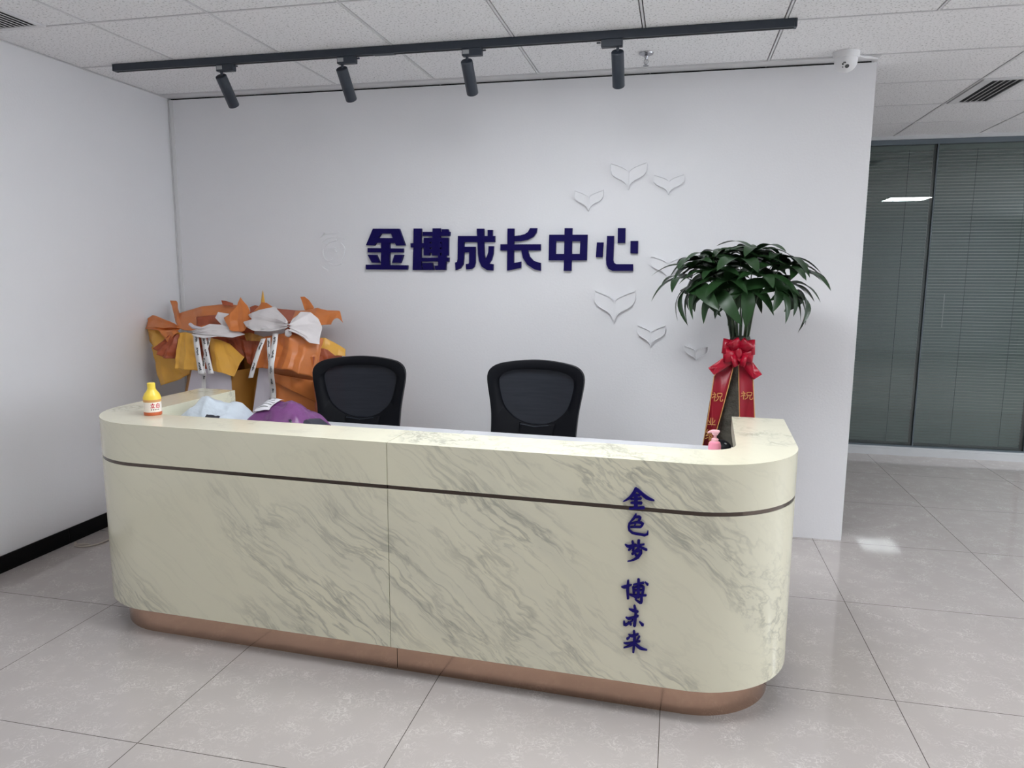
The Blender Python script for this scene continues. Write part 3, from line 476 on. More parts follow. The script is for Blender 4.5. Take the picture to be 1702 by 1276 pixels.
# 600 mm LED panels in the grid, several of them unseen and added for brightness
def led_panel(cell, label):
    i, j = cell
    x, y = GX0+G*(i+.5), GY0-G*(j+.5)
    t = thing('ceiling_light', label, 'ceiling light', (x, y, CZ), 0, 'square ceiling light panels')
    bm = B(); a = .2925
    for s in (-1, 1):
        box(bm, s*(a-.012)-.012, s*(a-.012)+.012, -a, a, -.004, .012); box(bm, -a+.024, a-.024, s*(a-.012)-.012, s*(a-.012)+.012, -.004, .012)
    obj('frame', bm, M['white_metal'], t)
    obj('diffuser', box(B(), -a+.024, a-.024, -a+.024, a-.024, 0, .010), emission('led panel', LAMP_COLOR, LAMPS[cell][0]), t)
for cell in LAMPS: led_panel(cell, LAMPS[cell][1])

# ------------------------------------------------------------------ glass partition with blinds
XM = 5.04; XN = 5.86
pan = [(3.2, 4.12), (4.12, XM), (XM, XN), (XN, 6.9), (6.9, 7.9), (7.9, XE)]
bm = B()
box(bm, 3.2, XE, YG-.03, YG+.07, 2.487, 2.525); box(bm, 3.2, XE, YG-.03, YG+.07, .07, .082)
for x in [3.2]+[p[1] for p in pan[:-1]]: box(bm, x-.0045, x+.0045, YG-.028, YG+.068, .08, 2.487)
win = struct('window_1', bm, M['frame_grey'])
bm = box(B(), 3.2, XE, YG-.05, YG+.09, 2.525, CZ); 
struct('trim_4', bm, M['light_frame'])
bm = box(B(), 3.2, XE, YG-.035, YG+.075, 0, .07); box(bm, 3.2, XE, YG-.05, YG-.035, 0, .055)
struct('trim_5', bm, M['light_frame'])
bm = box(B(), XL, 3.2, YG, YG+.1, 0, 2.68); struct('wall_corridor', bm, M['wall'])
for k, (a, b_) in enumerate(pan):
    o = obj('pane', box(B(), a+.0045, b_-.0045, YG-.012, YG-.006, .082, 2.487), M['glass'], win); o['kind'] = 'structure'
def blind(x0, x1, label, rod):
    t = thing('venetian_blind', label, 'blind', (x0, YG+.03, .082), 0, 'venetian blinds behind the glass partition')
    W = x1-x0; bm = B(); n = 96
    for k in range(n):
        z = .03 + 2.335*k/(n-1)
        Mx = Matrix.Translation((0, 0, z)) @ Matrix.Rotation(math.radians(50), 4, 'X')
        box(bm, .004, W-.004, -.0125, .0125, -.0006, .0006, Mx)
    obj('slat', bm, M['blind'], t)
    obj('head_rail', box(B(), .002, W-.002, -.014, .014, 2.37, 2.403), M['blind'], t)
    obj('bottom_rail', box(B(), .003, W-.003, -.010, .010, .004, .016), M['frame_grey'], t)
    for f in (.2, .5, .8) if W > .9 else (.35, .8):
        bm = B(); tube(bm, [(W*f, -.015, .012), (W*f, -.015, 2.37)], .0016, 5); obj('ladder_cord', bm, M['frame_grey'], t)
    if rod:  # white rod added for a bright line reflected in the glass
        bm = B(); tube(bm, [(rod, -.019, .98), (rod, -.019, 1.25)], .003, 6); obj('reflection_rod', bm, M['white_plastic'], t)
blind(3.215, 4.105, 'grey venetian blind in the pane mostly behind the white sign wall', None)
blind(4.135, XM-.015, 'grey green venetian blind left of the thin glass joint', None)
blind(XM+.015, XN-.015, 'grey venetian blind right of the thin glass joint, with a pale reflection wand', .135)
blind(XN+.015, 6.885, 'grey venetian blind at the right edge of the view', None)

# ------------------------------------------------------------------ ceiling fittings
def vent(name_label, x0, x1, y0, y1, nb, loc_margin):
    t = thing('air_vent', name_label, 'air vent', (x0, y0, CZ), 0, 'slotted ceiling air vents')
    W, D = x1-x0, y1-y0; a, b_ = loc_margin
    bm = B()
    box(bm, 0, a, 0, D, -.006, 0); box(bm, W-b_, W, 0, D, -.006, 0); box(bm, a, W-b_, 0, .022, -.006, 0); box(bm, a, W-b_, D-.022, D, -.006, 0)
    obj('frame', bm, M['white_metal'], t)
    obj('duct', box(B(), a, W-b_, .022, D-.022, -.0005, .0005), M['dark'], t)
    bm = B(); n = nb
    for k in range(1, n):
        x = a+(W-a-b_)*k/n
        Mx = Matrix.Translation((x, 0, -.004)) @ Matrix.Rotation(math.radians(25), 4, 'Y')
        box(bm, -.0022, .0022, .022, D-.022, -.002, .001, Mx)
    obj('blade', bm, M['white_metal'], t)
vent('slotted white air vent in the ceiling in front of the glass partition', 4.722, 4.962, .523, 1.103, 5, (.052, .028))
vent('slotted grey air vent cut off at the top left corner of the ceiling', .02, .298, -1.875, -1.297, 9, (.02, .025))

t = thing('sprinkler', 'small chrome fire sprinkler on the ceiling right of the last spotlight', 'sprinkler', (2.905, -.345, CZ))
obj('escutcheon', lathe(B(), [(0, 0), (.036, 0), (.034, -.006), (.018, -.013), (0, -.013)], 28), M['chrome'], t, smooth=True)
bm = lathe(B(), [(0, -.012), (.011, -.014), (.008, -.022), (.006, -.030), (0, -.030)], 16)
tube(bm, [(-.006, 0, -.028), (-.010, 0, -.042), (-.003, 0, -.058)], .0022, 6); tube(bm, [(.006, 0, -.028), (.010, 0, -.042), (.003, 0, -.058)], .0022, 6)
tube(bm, [(0, 0, -.03), (0, 0, -.058)], .0022, 6)
obj('nozzle', bm, M['chrome'], t, smooth=True)
obj('deflector', lathe(B(), [(0, -.058), (.014, -.059), (.014, -.061), (0, -.063)], 20), M['chrome'], t)

t = thing('security_camera', 'white dome security camera on the ceiling above the sign wall', 'security camera', (3.868, -.155, CZ))
obj('base', lathe(B(), [(0, 0), (.062, 0), (.062, -.010), (.058, -.028), (.05, -.03), (0, -.03)], 40), M['white_plastic'], t, smooth=True)
bm = lathe(B(), [(0, -.028), (.052, -.028), (.053, -.04)]+[(.053*math.cos(a*PI/20), -.044-.05*math.sin(a*PI/20)) for a in range(0, 10)]+[(0, -.094)], 40)
dome = obj('dome', bm, M['white_plastic'], t, smooth=True)
view = Vector((3.10-3.868, -4.2+.155, -1.09)).normalized()
q = view.to_track_quat('Z', 'Y').to_matrix().to_4x4()
cen = Vector((0, 0, -.044)); f = Vector((-.015, -.85, -.62)).normalized()
q = f.to_track_quat('Z', 'Y').to_matrix().to_4x4()
ML = Matrix.Translation(cen+f*.046) @ q
obj('lens', lathe(B(), [(0, .0075), (.008, .0072), (.0105, .004), (.0105, -.006), (0, -.006)], 24, ML), M['lens'], dome, smooth=True)
side = Vector((-.30, -.80, -.30)).normalized(); q2 = side.to_track_quat('Z', 'Y').to_matrix().to_4x4()
ME = Matrix.Translation(cen+side*.0495) @ q2 @ Matrix.Rotation(.6, 4, 'Z')
bm = B(); box(bm, -.009, -.002, -.004, .004, -.004, .0035, ME); box(bm, .000, .004, -.002, .006, -.004, .0035, ME); box(bm, .005, .009, -.005, .003, -.004, .0035, ME)
obj('sensor_window', bm, M['ink'], dome)
s3 = Vector((-.42, -.75, -.68)).normalized(); M3 = Matrix.Translation(cen+s3*.0495) @ s3.to_track_quat('Z', 'Y').to_matrix().to_4x4()
obj('screw', lathe(B(), [(0, .003), (.0035, .002), (.0035, -.004), (0, -.004)], 12, M3), M['ink'], dome)
# loose white bracket and cable tail beside the camera, at the wall's top corner
bm = B(); tube(bm, [(3.925, -.14, CZ-.012), (3.96, -.11, CZ-.016), (4.0, -.08, CZ-.012), (4.035, -.055, CZ-.010)], .004, 6)
tube(bm, [(3.93, -.12, CZ-.008), (3.975, -.10, CZ-.009), (4.02, -.075, CZ-.010)], .003, 6)
tag(obj('camera_cable', bm, M['white_plastic'], smooth=True), 'short white cable running from the dome camera to the wall corner', 'cable')

# track lighting
TY, TZ = -.705, 2.535
t = thing('lighting_track', 'long black lighting track fixed along the ceiling', 'lighting track', (0, TY, TZ))
bm = box(B(), .15, 3.545, -.018, .018, -.018, .017); obj('rail', bm, M['track'], t, bevel=.002)
bm = box(B(), .15, 3.545, -.006, .006, -.0188, -.0178); obj('conductor_slot', bm, M['dark'], t)
for x in (.138, 3.545): obj('end_cap', box(B(), x, x+.012, -.019, .019, -.019, .0165), M['track'], t, bevel=.002)
obj('joint_connector', box(B(), 1.61, 1.72, -.020, .020, -.0195, -.004), M['track'], t, bevel=.002)
def spot(x, label, flip=False, first=None):
    if first: return dup(first, (x, TY, TZ-.018), label)
    t = thing('track_spotlight', label, 'spotlight', (x, TY, TZ-.018), 0, 'black cylinder spotlights on the ceiling track')
    s = -1 if flip else 1
    bm = B(); xs = sorted((-.022*s, .075*s)); box(bm, xs[0], xs[1], -.016, .016, -.034, 0)
    obj('adapter', bm, M['track'], t, bevel=.003)
    bm = B(); xs = sorted((.078*s, .092*s)); box(bm, xs[0]-.004, xs[1], -.004, .004, -.014, -.008); obj('release_lever', bm, M['track'], t)
    if not flip: obj('rating_sticker', box(B(), -.018, .014, -.0172, -.016, -.026, -.008), M['grey_plastic'], t, label='pale grey sticker')
    bm = B(); tube(bm, [(0, 0, -.03), (0, 0, -.062)], .007, 12); obj('stem', bm, M['track'], t, smooth=True)
    R = Matrix.Translation((0, 0, -.066)) @ Matrix.Rotation(math.radians(40), 4, 'X')
    bm = lathe(B(), [(0, .014), (.026, .014), (.0285, .011), (.0285, -.147), (.0265, -.150), (.0255, -.150), (.0255, -.138), (0, -.136)], 36, R)
    b = obj('lamp_body', bm, M['track'], t, smooth=True)
    obj('lens', lathe(B(), [(0, -.141), (.0245, -.141), (.0245, -.137), (0, -.137)], 24, R), M['lens'], b)
    return t
S0 = spot(.775, 'leftmost black spotlight on the track, tilted towards the wall')
spot(1.445, 'second black spotlight from the left end of the track', first=S0)
spot(2.085, 'black spotlight above the blue wall sign, third from the left', first=S0)
spot(2.795, 'rightmost black spotlight on the track, beside the sprinkler', flip=True)

# ------------------------------------------------------------------ wall sign, reliefs
names = {'金': 'first', '博': 'second', '成': 'third', '长': 'fourth', '中': 'fifth', '心': 'last'}
for chx, polys in SIGN:
    cx = sum(p[0] for q in polys for p in q)/sum(len(q) for q in polys); cz = sum(p[1] for q in polys for p in q)/sum(len(q) for q in polys)
    bm = B()
    for kq, q in enumerate(polys): prism(bm, [(p[0]-cx, p[1]-cz) for p in q], 0, .020+.0004*kq, Matrix.Identity(4))
    o = obj('sign_character', bm, M['sign']); o.matrix_world = MW(cx, -.0005, cz)
    tag(o, f'raised navy blue character {chx}, {names[chx]} of the six on the white wall', 'sign letter', 'navy blue sign characters on the white wall')

def leaf_relief(cx, cz, w, h):
    """open-book shape: two leaves that meet in a point below, each with a raised border"""
    half = [(0, 0), (.03, .10), (.09, .17), (.30, .30), (.62, .42), (1.0, .55), (1.02, .40), (1.0, .18), (.96, .02), (.84, -.13), (.62, -.27), (.36, -.38), (.18, -.52), (.07, -.68), (0, -.86)]
    # local unit: x in half widths, y in units of drop from the leaf tips (.55) to the point (-.86)
    k = h/1.41; pts = []
    for s in (-1, 1):
        pts.append([(s*x*w/2, (y-.55)*k) for x, y in half])
    bm = B()
    for p in pts:
        prism(bm, p if p[3][0] > 0 else p[::-1], 0, .013)
        c = Vector((sum(q[0] for q in p)/len(p), sum(q[1] for q in p)/len(p)))
        n = len(p)
        for i in range(n):
            a, b_ = Vector(p[i]), Vector(p[(i+1) % n])
            if (b_-a).length < 1e-5: continue
            i1 = a.lerp(c, .09); i2 = b_.lerp(c, .09)
            prism(bm, [a, b_, i2, i1], .012, .021)
    o = obj('wall_relief', bm, M['relief']); o.matrix_world = MW(cx, -.0005, cz)
    return o
lab = ['topmost white leaf pair relief on the wall, highest of the group', 'white leaf pair relief high on the wall, right of the topmost one', 'white leaf pair relief just above the last blue character',
       'white leaf pair relief partly hidden by the plant leaves', 'largest white leaf pair relief, below the last blue character', 'white leaf pair relief below and right of the largest one', 'smallest white leaf pair relief, beside the red bow']
for (cx, cz, w_, h_), l in zip(BOOKS, lab): tag(leaf_relief(cx, cz, w_, h_), l, 'wall relief', 'white leaf pair reliefs on the sign wall')
bm = B()
for ln in SWIRL[1]: stroke(bm, [(x, y, .011) for x, y in ln], Matrix.Identity(4), .005, 14)
o = obj('swirl_emblem', bm, M['relief']); o.matrix_world = MW(SWIRL[0][0], -.0005, SWIRL[0][1])
tag(o, 'faint white swirl emblem on the wall left of the blue characters', 'emblem')

# ------------------------------------------------------------------ reception desk
TH = -.042
desk = thing('reception_desk', 'curved cream marble reception desk with bronze strip and copper kick plate', 'desk', (2.1, -1.883, 0), TH)
U0, U1, VR, RO, SEAM = -1.395, 1.412, .845, .345, .03
def arc(cx, cy, r, a0, a1, n=26): return [(cx+r*math.cos(math.radians(a0+(a1-a0)*k/n)), cy+r*math.sin(math.radians(a0+(a1-a0)*k/n))) for k in range(n+1)]
def ring(side, d, wd, back=0, ri=.11):
    """half of the U-shaped plan: d insets the outer line, wd is the distance of the inner line from the outer one"""
    r = max(RO-d, .02); g = .0012
    if side > 0:
        u = U1
        return [(SEAM+g, d)] + arc(u-RO, RO, r, -90, 0) + [(u-d, VR-back), (u-wd, VR-back)] + arc(u-wd-ri, wd+ri, ri, 0, -90) + [(SEAM+g, wd)]
    u = U0
    return [(SEAM-g, wd)] + arc(u+wd+ri, wd+ri, ri, 270, 180) + [(u+wd, VR-back), (u+d, VR-back)] + arc(u+RO, RO, r, 180, 270) + [(SEAM-g, d)]
for s in (-1, 1):
    bm = prism(B(), ring(s, 0, .205), .818, .88); prism(bm, ring(s, 0, .172, .004), .7265, .818)
    obj('countertop', bm, M['marble'], desk, smooth=True)
    bm = prism(B(), [(q[0], q[1]) for q in ring(s, .1722, .1785, .006)], .03, .817); obj('inner_panel', bm, M['inner'], desk, label='grey inner panel')
    obj('lower_panel', prism(B(), ring(s, 0, .172, .004), .117, .7125), M['marble'], desk, smooth=True)
    obj('kick_plate', prism(B(), ring(s, .055, .171, .03), 0, .1165), M['kick'], desk, smooth=True)
for s in (-1, 1): obj('bronze_strip', prism(B(), ring(s, .0015, .171, .006), .7127, .7263), M['gold'], desk, smooth=True)
for s in (-1, 1):
    g = .0012
    p = [(SEAM+g, .1787), (U1-.1787, .1787), (U1-.1787, VR-.005), (SEAM+g, VR-.005)] if s > 0 else [(U0+.1787, .1787), (SEAM-g, .1787), (SEAM-g, VR-.005), (U0+.1787, VR-.005)]
    obj('worktop', prism(B(), p, .722, .75), M['worktop'], desk, bevel=.0015)
dm = Matrix.Translation((2.1, -1.883, 0)) @ Matrix.Rotation(TH, 4, 'Z')
ordn = {'金': 'topmost', '色': 'second from the top', '梦': 'third from the top', '博': 'fourth from the top', '未': 'fifth from the top', '来': 'lowest'}
for chx, strokes in DESKCH:
    cx = sum(p[0] for q in strokes for p in q)/sum(len(q) for q in strokes); cz = sum(p[1] for q in strokes for p in q)/sum(len(q) for q in strokes)
    bm = B()
    for k, q in enumerate(strokes): stroke(bm, [(p[0]-cx, p[1]-cz, p[2]*1.18) for p in q], Matrix.Identity(4), .006+.00012*k)
    o = obj('brush_character', bm, M['brush']); o.matrix_world = dm @ MW(cx, -.0004, cz)
    tag(o, f'blue brush character {chx}, {ordn[chx]} of the column on the desk front', 'letter', 'blue brush characters on the desk front')

# ------------------------------------------------------------------ things on the desk
def dpos(u, v, z=0): return dm @ Vector((u, v, z))
# yellow bottle
t = thing('detergent_bottle', 'small yellow capped bottle with red lettering on the desk corner', 'bottle', (1.0, -1.645, .88), 1.0)
obj('body', lathe(B(), [(0, 0), (.031, 0), (.034, .004), (.034, .062), (.0335, .068), (0, .068)], 36), M['bottle_label'], t, smooth=True, auto=30)
obj('shoulder', lathe(B(), [(0, .066), (.0345, .066), (.0345, .074), (.028, .090), (.0185, .102), (.0165, .108), (0, .108)], 36), M['bottle_yellow'], t, smooth=True, auto=30)
obj('cap', lathe(B(), [(0, .106), (.0155, .106), (.0155, .131), (.0135, .134), (0, .134)], 28), M['bottle_yellow'], t, smooth=True, auto=30)
obj('base_band', lathe(B(), [(.0342, .001), (.0347, .002), (.0347, .014), (.0342, .015)], 36), M['bottle_red'], t, smooth=True)
obj('shoulder_band', lathe(B(), [(.0342, .056), (.0347, .057), (.0347, .066), (.0342, .067)], 36), M['gold_thread'], t, smooth=True)
def wrap(bm, strokes, R, w, az0=-PI/2):
    for st in strokes:
        q = catmull([(x, z, 0) for x, z in st], 8); prev = None
        for i, p in enumerate(q):
            d = q[min(i+1, 7)]-q[max(i-1, 0)]; n = Vector((-d.y, d.x)).normalized()*w/2
            cur = []
            for s in (-1, 1):
                x, z = p.x+s*n.x, p.y+s*n.y; a = az0+x/R
                cur.append(bm.verts.new((R*math.cos(a), R*math.sin(a), z)))
            if prev: bm.faces.new((prev[0], prev[1], cur[1], cur[0]))
            prev = cur
    return bm
li = [[(-.0105, .052), (-.0105, .047)], [(-.018, .046), (-.003, .046)], [(-.014, .043), (-.012, .036)], [(-.007, .043), (-.009, .036)], [(-.019, .034), (-.002, .034)]]
bai = [[(.011, .052), (.008, .048)], [(.004, .047), (.004, .033)], [(.017, .047), (.017, .033)], [(.004, .047), (.017, .047)], [(.004, .040), (.017, .040)], [(.004, .034), (.017, .034)]]
bx = t.children[0]
obj('lettering', wrap(B(), li+bai, .03435, .0030), M['red_print'], bx, label='red characters 立白')
bm = B()
for k in range(5): wrap(bm, [[(-.018+.007*k, .026), (-.014+.007*k, .026)]], .03435, .004)
obj('small_print', bm, M['ink'], bx)

# pink pump bottle and the dark thing beside it, both on the worktop
t = thing('pump_bottle', 'small pink pump bottle standing behind the counter edge', 'bottle', (3.262, -1.375, .75), .2)
obj('body', lathe(B(), [(0, 0), (.021, 0), (.024, .004), (.024, .068), (.020, .080), (.011, .086), (0, .086)], 32), M['pink'], t, smooth=True)
obj('collar', lathe(B(), [(0, .084), (.013, .084), (.013, .093), (.006, .097), (.005, .112), (0, .112)], 24), M['pink_pale'], t, smooth=True)
bm = lathe(B(), [(0, .108), (.009, .108), (.017, .121), (.016, .126), (0, .127)], 24); tube(bm, [(0, 0, .121), (-.018, -.004, .122), (-.030, -.006, .119)], [.006, .005, .0035], 8)
obj('pump_head', bm, M['pink_pale'], t, smooth=True)
bm = B(); bmesh.ops.create_uvsphere(bm, u_segments=20, v_segments=12, radius=1, matrix=Matrix.Translation((0, 0, .026)) @ Matrix.Diagonal((.034, .055, .026, 1)))
t = thing('computer_mouse', 'small rounded black object on the worktop beside the pink pump bottle', 'mouse', (3.30, -1.20, .75), .3)
obj('shell', bm, M['black_plastic'], t, smooth=True)
obj('scroll_wheel', box(B(), -.003, .003, -.045, -.025, .044, .047), M['grey_plastic'], t)

# soft parcels
def parcel(name, label, loc, rz, L_, W_, H_, m, seed, skew=0):
    t = thing(name, label, 'parcel', loc, rz)
    nu, nv = 44, 30
    def shell(zs):
        rows = []
        for j in range(nv):
            row = []
            for i in range(nu):
                u, v = 2*i/(nu-1)-1, 2*j/(nv-1)-1
                f = max(0, (1-abs(u)**2.6))**.62*max(0, (1-abs(v)**2.6))**.62
                lump = 1+.25*noise.noise(Vector((u*1.6, v*1.6, seed)))+skew*u
                z = H_*f*lump
                cr = (.014*f**.5)*(abs(noise.noise(Vector((u*3.2+v, v*2.6-u, seed+3))))-.22)+.010*f**.4*facet(u*.2, v*.14, .06, int(seed)+2)+.004*f**.3*facet(u*.2, v*.14, .025, int(seed)+8)
                ed = .010*noise.noise(Vector((u*3, v*3, seed+11)))
                row.append((u*L_/2*(1-.05*(1-abs(v)))+ed, v*W_/2*(1-.05*(1-abs(u)))+ed, max(.0015, z+cr)+.004 if zs else .001))
            rows.append(row)
        return rows
    bm = B()
    tp = [[bm.verts.new(p) for p in r] for r in shell(True)]; bt = [[bm.verts.new(p) for p in r] for r in shell(False)]
    for g, fl in ((tp, 0), (bt, 1)):
        for j in range(nv-1):
            for i in range(nu-1):
                f = (g[j][i], g[j][i+1], g[j+1][i+1], g[j+1][i]); bm.faces.new(f[::-1] if fl else f)
    ed = [(0, i) for i in range(nu)] + [(j, nu-1) for j in range(1, nv)] + [(nv-1, i) for i in range(nu-2, -1, -1)] + [(j, 0) for j in range(nv-2, 0, -1)]
    for k in range(len(ed)):
        a, b_ = ed[k], ed[(k+1) % len(ed)]; bm.faces.new((bt[a[0]][a[1]], bt[b_[0]][b_[1]], tp[b_[0]][b_[1]], tp[a[0]][a[1]]))
    bag = obj('bag', bm, m, t, smooth=True, auto=28)
    def z_at(u, v):
        cr = lambda f: (.014*f**.5)*(abs(noise.noise(Vector((u*3.2+v, v*2.6-u, seed+3))))-.22)
        f = max(0, (1-abs(u)**2.6))**.62*max(0, (1-abs(v)**2.6))**.62
        return H_*f*(1+.25*noise.noise(Vector((u*1.6, v*1.6, seed)))+skew*u)+cr(f)
    return t, bag, z_at
def patch(bm, z_at, L_, W_, u0, u1, v0, v1, lift=.011, nu=12, nv=8):
    g = [[bm.verts.new((L_/2*(u0+(u1-u0)*i/(nu-1)), W_/2*(v0+(v1-v0)*j/(nv-1)), z_at(u0+(u1-u0)*i/(nu-1), v0+(v1-v0)*j/(nv-1))+lift)) for i in range(nu)] for j in range(nv)]
    for j in range(nv-1):
        for i in range(nu-1): bm.faces.new((g[j][i], g[j][i+1], g[j+1][i+1], g[j+1][i]))
    return bm
t, bag, za = parcel('mail_parcel', 'crumpled silver white parcel bag lying behind the counter', (1.115, -1.385, .75), -.15, .35, .27, .150, M['silver_bag'], 2.0)
bm = B(); patch(bm, za, .35, .27, .20, .62, -.80, -.70, .012)
obj('crease_shade', bm, M['dark_film'], bag, smooth=True)  # dark patch stands for the shade in a crease of the bag
obj('flap', sheet([(-.175, .02, .03), (-.145, .03, .045)], [(-.205, -.02, .012), (-.145, -.06, .02)], .004, 1, 10, 8, 4), M['silver_bag'], bag, smooth=True, solid=.001)
t, bag, za = parcel('mail_parcel', 'purple soft parcel bag with white shipping label behind the counter', (1.450, -1.385, .75), -.06, .345, .30, .150, M['purple_bag'], 5.0, -.05)
bm = patch(B(), za, .345, .30, -.62, -.12, -.55, .25, .012); lb = obj('shipping_label', bm, M['paper_label'], bag, smooth=True)
bm = B()
for k in range(5): patch(bm, za, .345, .30, -.56, -.22+.03*(k % 3), -.45+.12*k, -.41+.12*k, .0135, 8, 3)
obj('faint_print', bm, M['grey_plastic'], lb)
obj('torn_seal', sheet([(.085, -.10, .105), (.125, -.04, .10), (.145, .05, .085)], [(.130, -.115, .055), (.180, -.05, .065), (.190, .05, .055)], .006, 5, 24, 8, 9), M['dark_film'], bag, smooth=True, solid=.001)

# ------------------------------------------------------------------ office chairs
def mirror(p): return [(-x, z) for x, z in p]
def chair():
    t = thing('office_chair', 'black mesh office chair behind the desk beside the plant', 'chair', (0, 0, 0), 0, 'black mesh office chairs behind the desk')
    k = .000343
    def cv(l): return [((x-805)*k, 1.03-(y-80)*k*1.03) for x, y in l]
    out = cv([(805, 80), (920, 83), (1050, 92), (1200, 108), (1350, 132), (1430, 158), (1490, 200), (1525, 250), (1540, 310), (1538, 390), (1522, 500), (1500, 620), (1480, 740), (1465, 850), (1456, 980), (1450, 1100), (1445, 1220), (1430, 1300), (1380, 1360), (1250, 1390), (1050, 1400), (805, 1402)])
    inn = cv([(805, 212), (920, 213), (1050, 218), (1150, 230), (1230, 246), (1300, 272), (1355, 310), (1385, 360), (1386, 430), (1372, 510), (1350, 600), (1322, 690), (1285, 765), (1240, 825), (1185, 875), (1120, 925), (1050, 960), (1000, 980), (950, 995), (905, 1003), (860, 1008), (805, 1010)])
    n = 96
    def loop(l):
        full = [(x, z, 0) for x, z in l] + [(-x, z, 0) for x, z in l[-2:0:-1]] + [(0, l[0][1], 0)]
        return [(p.x, p.y) for p in catmull(full, n+1)[:n]]
    O, I = loop(out), loop(inn)
    def yb(x, z): return .02 + .17*(z-.62) - .9*x*x - .35*(z-.80)**2      # recline and wrap of the backrest
    bm = B(); th = .016
    vo = [[bm.verts.new((x, yb(x, z)+s, z)) for x, z in O] for s in (-th, th)]
    vm = [[bm.verts.new(((a[0]+b[0])/2, yb((a[0]+b[0])/2, (a[1]+b[1])/2)+s*1.5, (a[1]+b[1])/2)) for a, b in zip(O, I)] for s in (-th, th)]
    vi = [[bm.verts.new((x, yb(x, z)+s, z)) for x, z in I] for s in (-th, th)]
    for i in range(n):
        j = (i+1) % n
        for s in (0, 1):
            for a, b_ in ((vo[s], vm[s]), (vm[s], vi[s])): bm.faces.new((a[i], a[j], b_[j], b_[i]))
        bm.faces.new((vo[0][i], vo[1][i], vo[1][j], vo[0][j])); bm.faces.new((vi[0][i], vi[1][i], vi[1][j], vi[0][j]))
    obj('back_frame', bm, M['black_plastic'], t, smooth=True, auto=60)
    # mesh panel, ruled between the left and right of the inner loop
    bm = B(); rows = []
    zs = [I[0][1]+.004-(I[0][1]-I[n//2][1]+.008)*q/30 for q in range(34)]
    right = [p for p in I[:n//2+1]]
    def half_w(z):
        best = 0
        for a, b_ in zip(right, right[1:]):
            if min(a[1], b_[1]) <= z <= max(a[1], b_[1]):
                f = 0 if abs(a[1]-b_[1]) < 1e-9 else (a[1]-z)/(a[1]-b_[1]); best = max(best, a[0]+(b_[0]-a[0])*f)
        return max(best, .03)
    for z in zs:
        hw = half_w(min(max(z, I[n//2][1]+.0005), I[0][1]-.0005))+.006
        rows.append([bm.verts.new((hw*(2*i/20-1), yb(hw*(2*i/20-1), z)+.004, z)) for i in range(21)])
    for a, b_ in zip(rows, rows[1:]):
        for i in range(20): bm.faces.new((a[i], a[i+1], b_[i+1], b_[i]))
    obj('back_mesh', bm, M['mesh'], t, smooth=True)
    # lumbar pad with a paler ridge put in as its curved highlight, and the two small webs beside it
    bm = sheet([(-.11, yb(.11, .72)-.022, .715), (0, yb(0, .70)-.030, .700), (.11, yb(.11, .72)-.022, .715)], [(-.10, yb(.1, .66)-.024, .655), (0, yb(0, .645)-.032, .640), (.10, yb(.1, .66)-.024, .655)], 0, 1, 24, 8)
    lp = obj('lumbar_pad', bm, M['black_plastic'], t, smooth=True, solid=.01)
    bm = B(); tube(bm, [(-.075, yb(.08, .705)-.031, .706), (0, yb(0, .697)-.037, .696), (.075, yb(.08, .705)-.031, .706)], .0022, 6); obj('ridge', bm, M['track'], lp, smooth=True)
    for s in (-1, 1):
        bm = B(); v = [bm.verts.new((s*x, yb(x, z)-.020, z)) for x, z in ((.125, .672), (.165, .688), (.170, .64), (.150, .64))]; bm.faces.new(v)
        obj('web', bm, M['web'], t, solid=.003)
    # spine behind the back, mechanism, seat, column, base
    bm = B(); tube(bm, [(0, .03, .70), (0, .085, .60), (0, .07, .50), (0, -.02, .425), (0, -.16, .41)], [.022, .026, .028, .028, .03], 10); obj('spine', bm, M['black_plastic'], t, smooth=True)
    bm = B(); pts = []
    for k in range(48):
        a = 2*PI*k/48; c, s = math.cos(a), math.sin(a); e = .45
        pts.append((.25*math.copysign(abs(c)**e, c), -.245+.235*math.copysign(abs(s)**e, s)))
    prism(bm, pts, .43, .455); shell = obj('seat_pan', bm, M['black_plastic'], t, smooth=True)
    bm = B(); prism(bm, [(x*.98, -.245+(y+.245)*.98) for x, y in pts], .456, .515); obj('seat_cushion', bm, M['black_fabric'], t, smooth=True, bevel=.022)
    obj('gas_column', lathe(B(), [(0, .43), (.025, .43), (.025, .25), (.032, .25), (.032, .10), (0, .10)], 24, Matrix.Translation((0, -.22, 0))), M['black_plastic'], t, smooth=True)
    bm = B(); lathe(bm, [(0, .13), (.05, .13), (.055, .09), (.045, .07), (0, .07)], 24, Matrix.Translation((0, -.22, 0)))
    for q in range(5):
        a = 2*PI*q/5+.3; c, s = math.cos(a), math.sin(a)
        tube(bm, [(.03*c, -.22+.03*s, .11), (.16*c, -.22+.16*s, .098), (.30*c, -.22+.30*s, .072)], [.024, .02, .016], 8)
    obj('star_base', bm, M['black_plastic'], t, smooth=True)
    for q in range(5):
        a = 2*PI*q/5+.3; c, s = math.cos(a), math.sin(a); bm = B()
        for o_ in (-.014, .014):
            Mx = Matrix.Translation((.30*c, -.22+.30*s, .0275)) @ Matrix.Rotation(a+.5, 4, 'Z') @ Matrix.Rotation(PI/2, 4, 'X') @ Matrix.Translation((0, 0, o_))
            lathe(bm, [(0, -.009), (.0255, -.009), (.0275, -.005), (.0275, .005), (.0255, .009), (0, .009)], 20, Mx)
        tube(bm, [(.30*c, -.22+.30*s, .03), (.30*c, -.22+.30*s, .07)], .008, 8)
        obj('caster', bm, M['black_plastic'], t, smooth=True)
    return t
c0 = chair(); c0.location = (2.413, -.63, 0); c0.rotation_euler[2] = math.radians(-4)
dup(c0, (1.455, -.63, -.008), 'black mesh office chair nearest the orange wrapped bundles', math.radians(8))

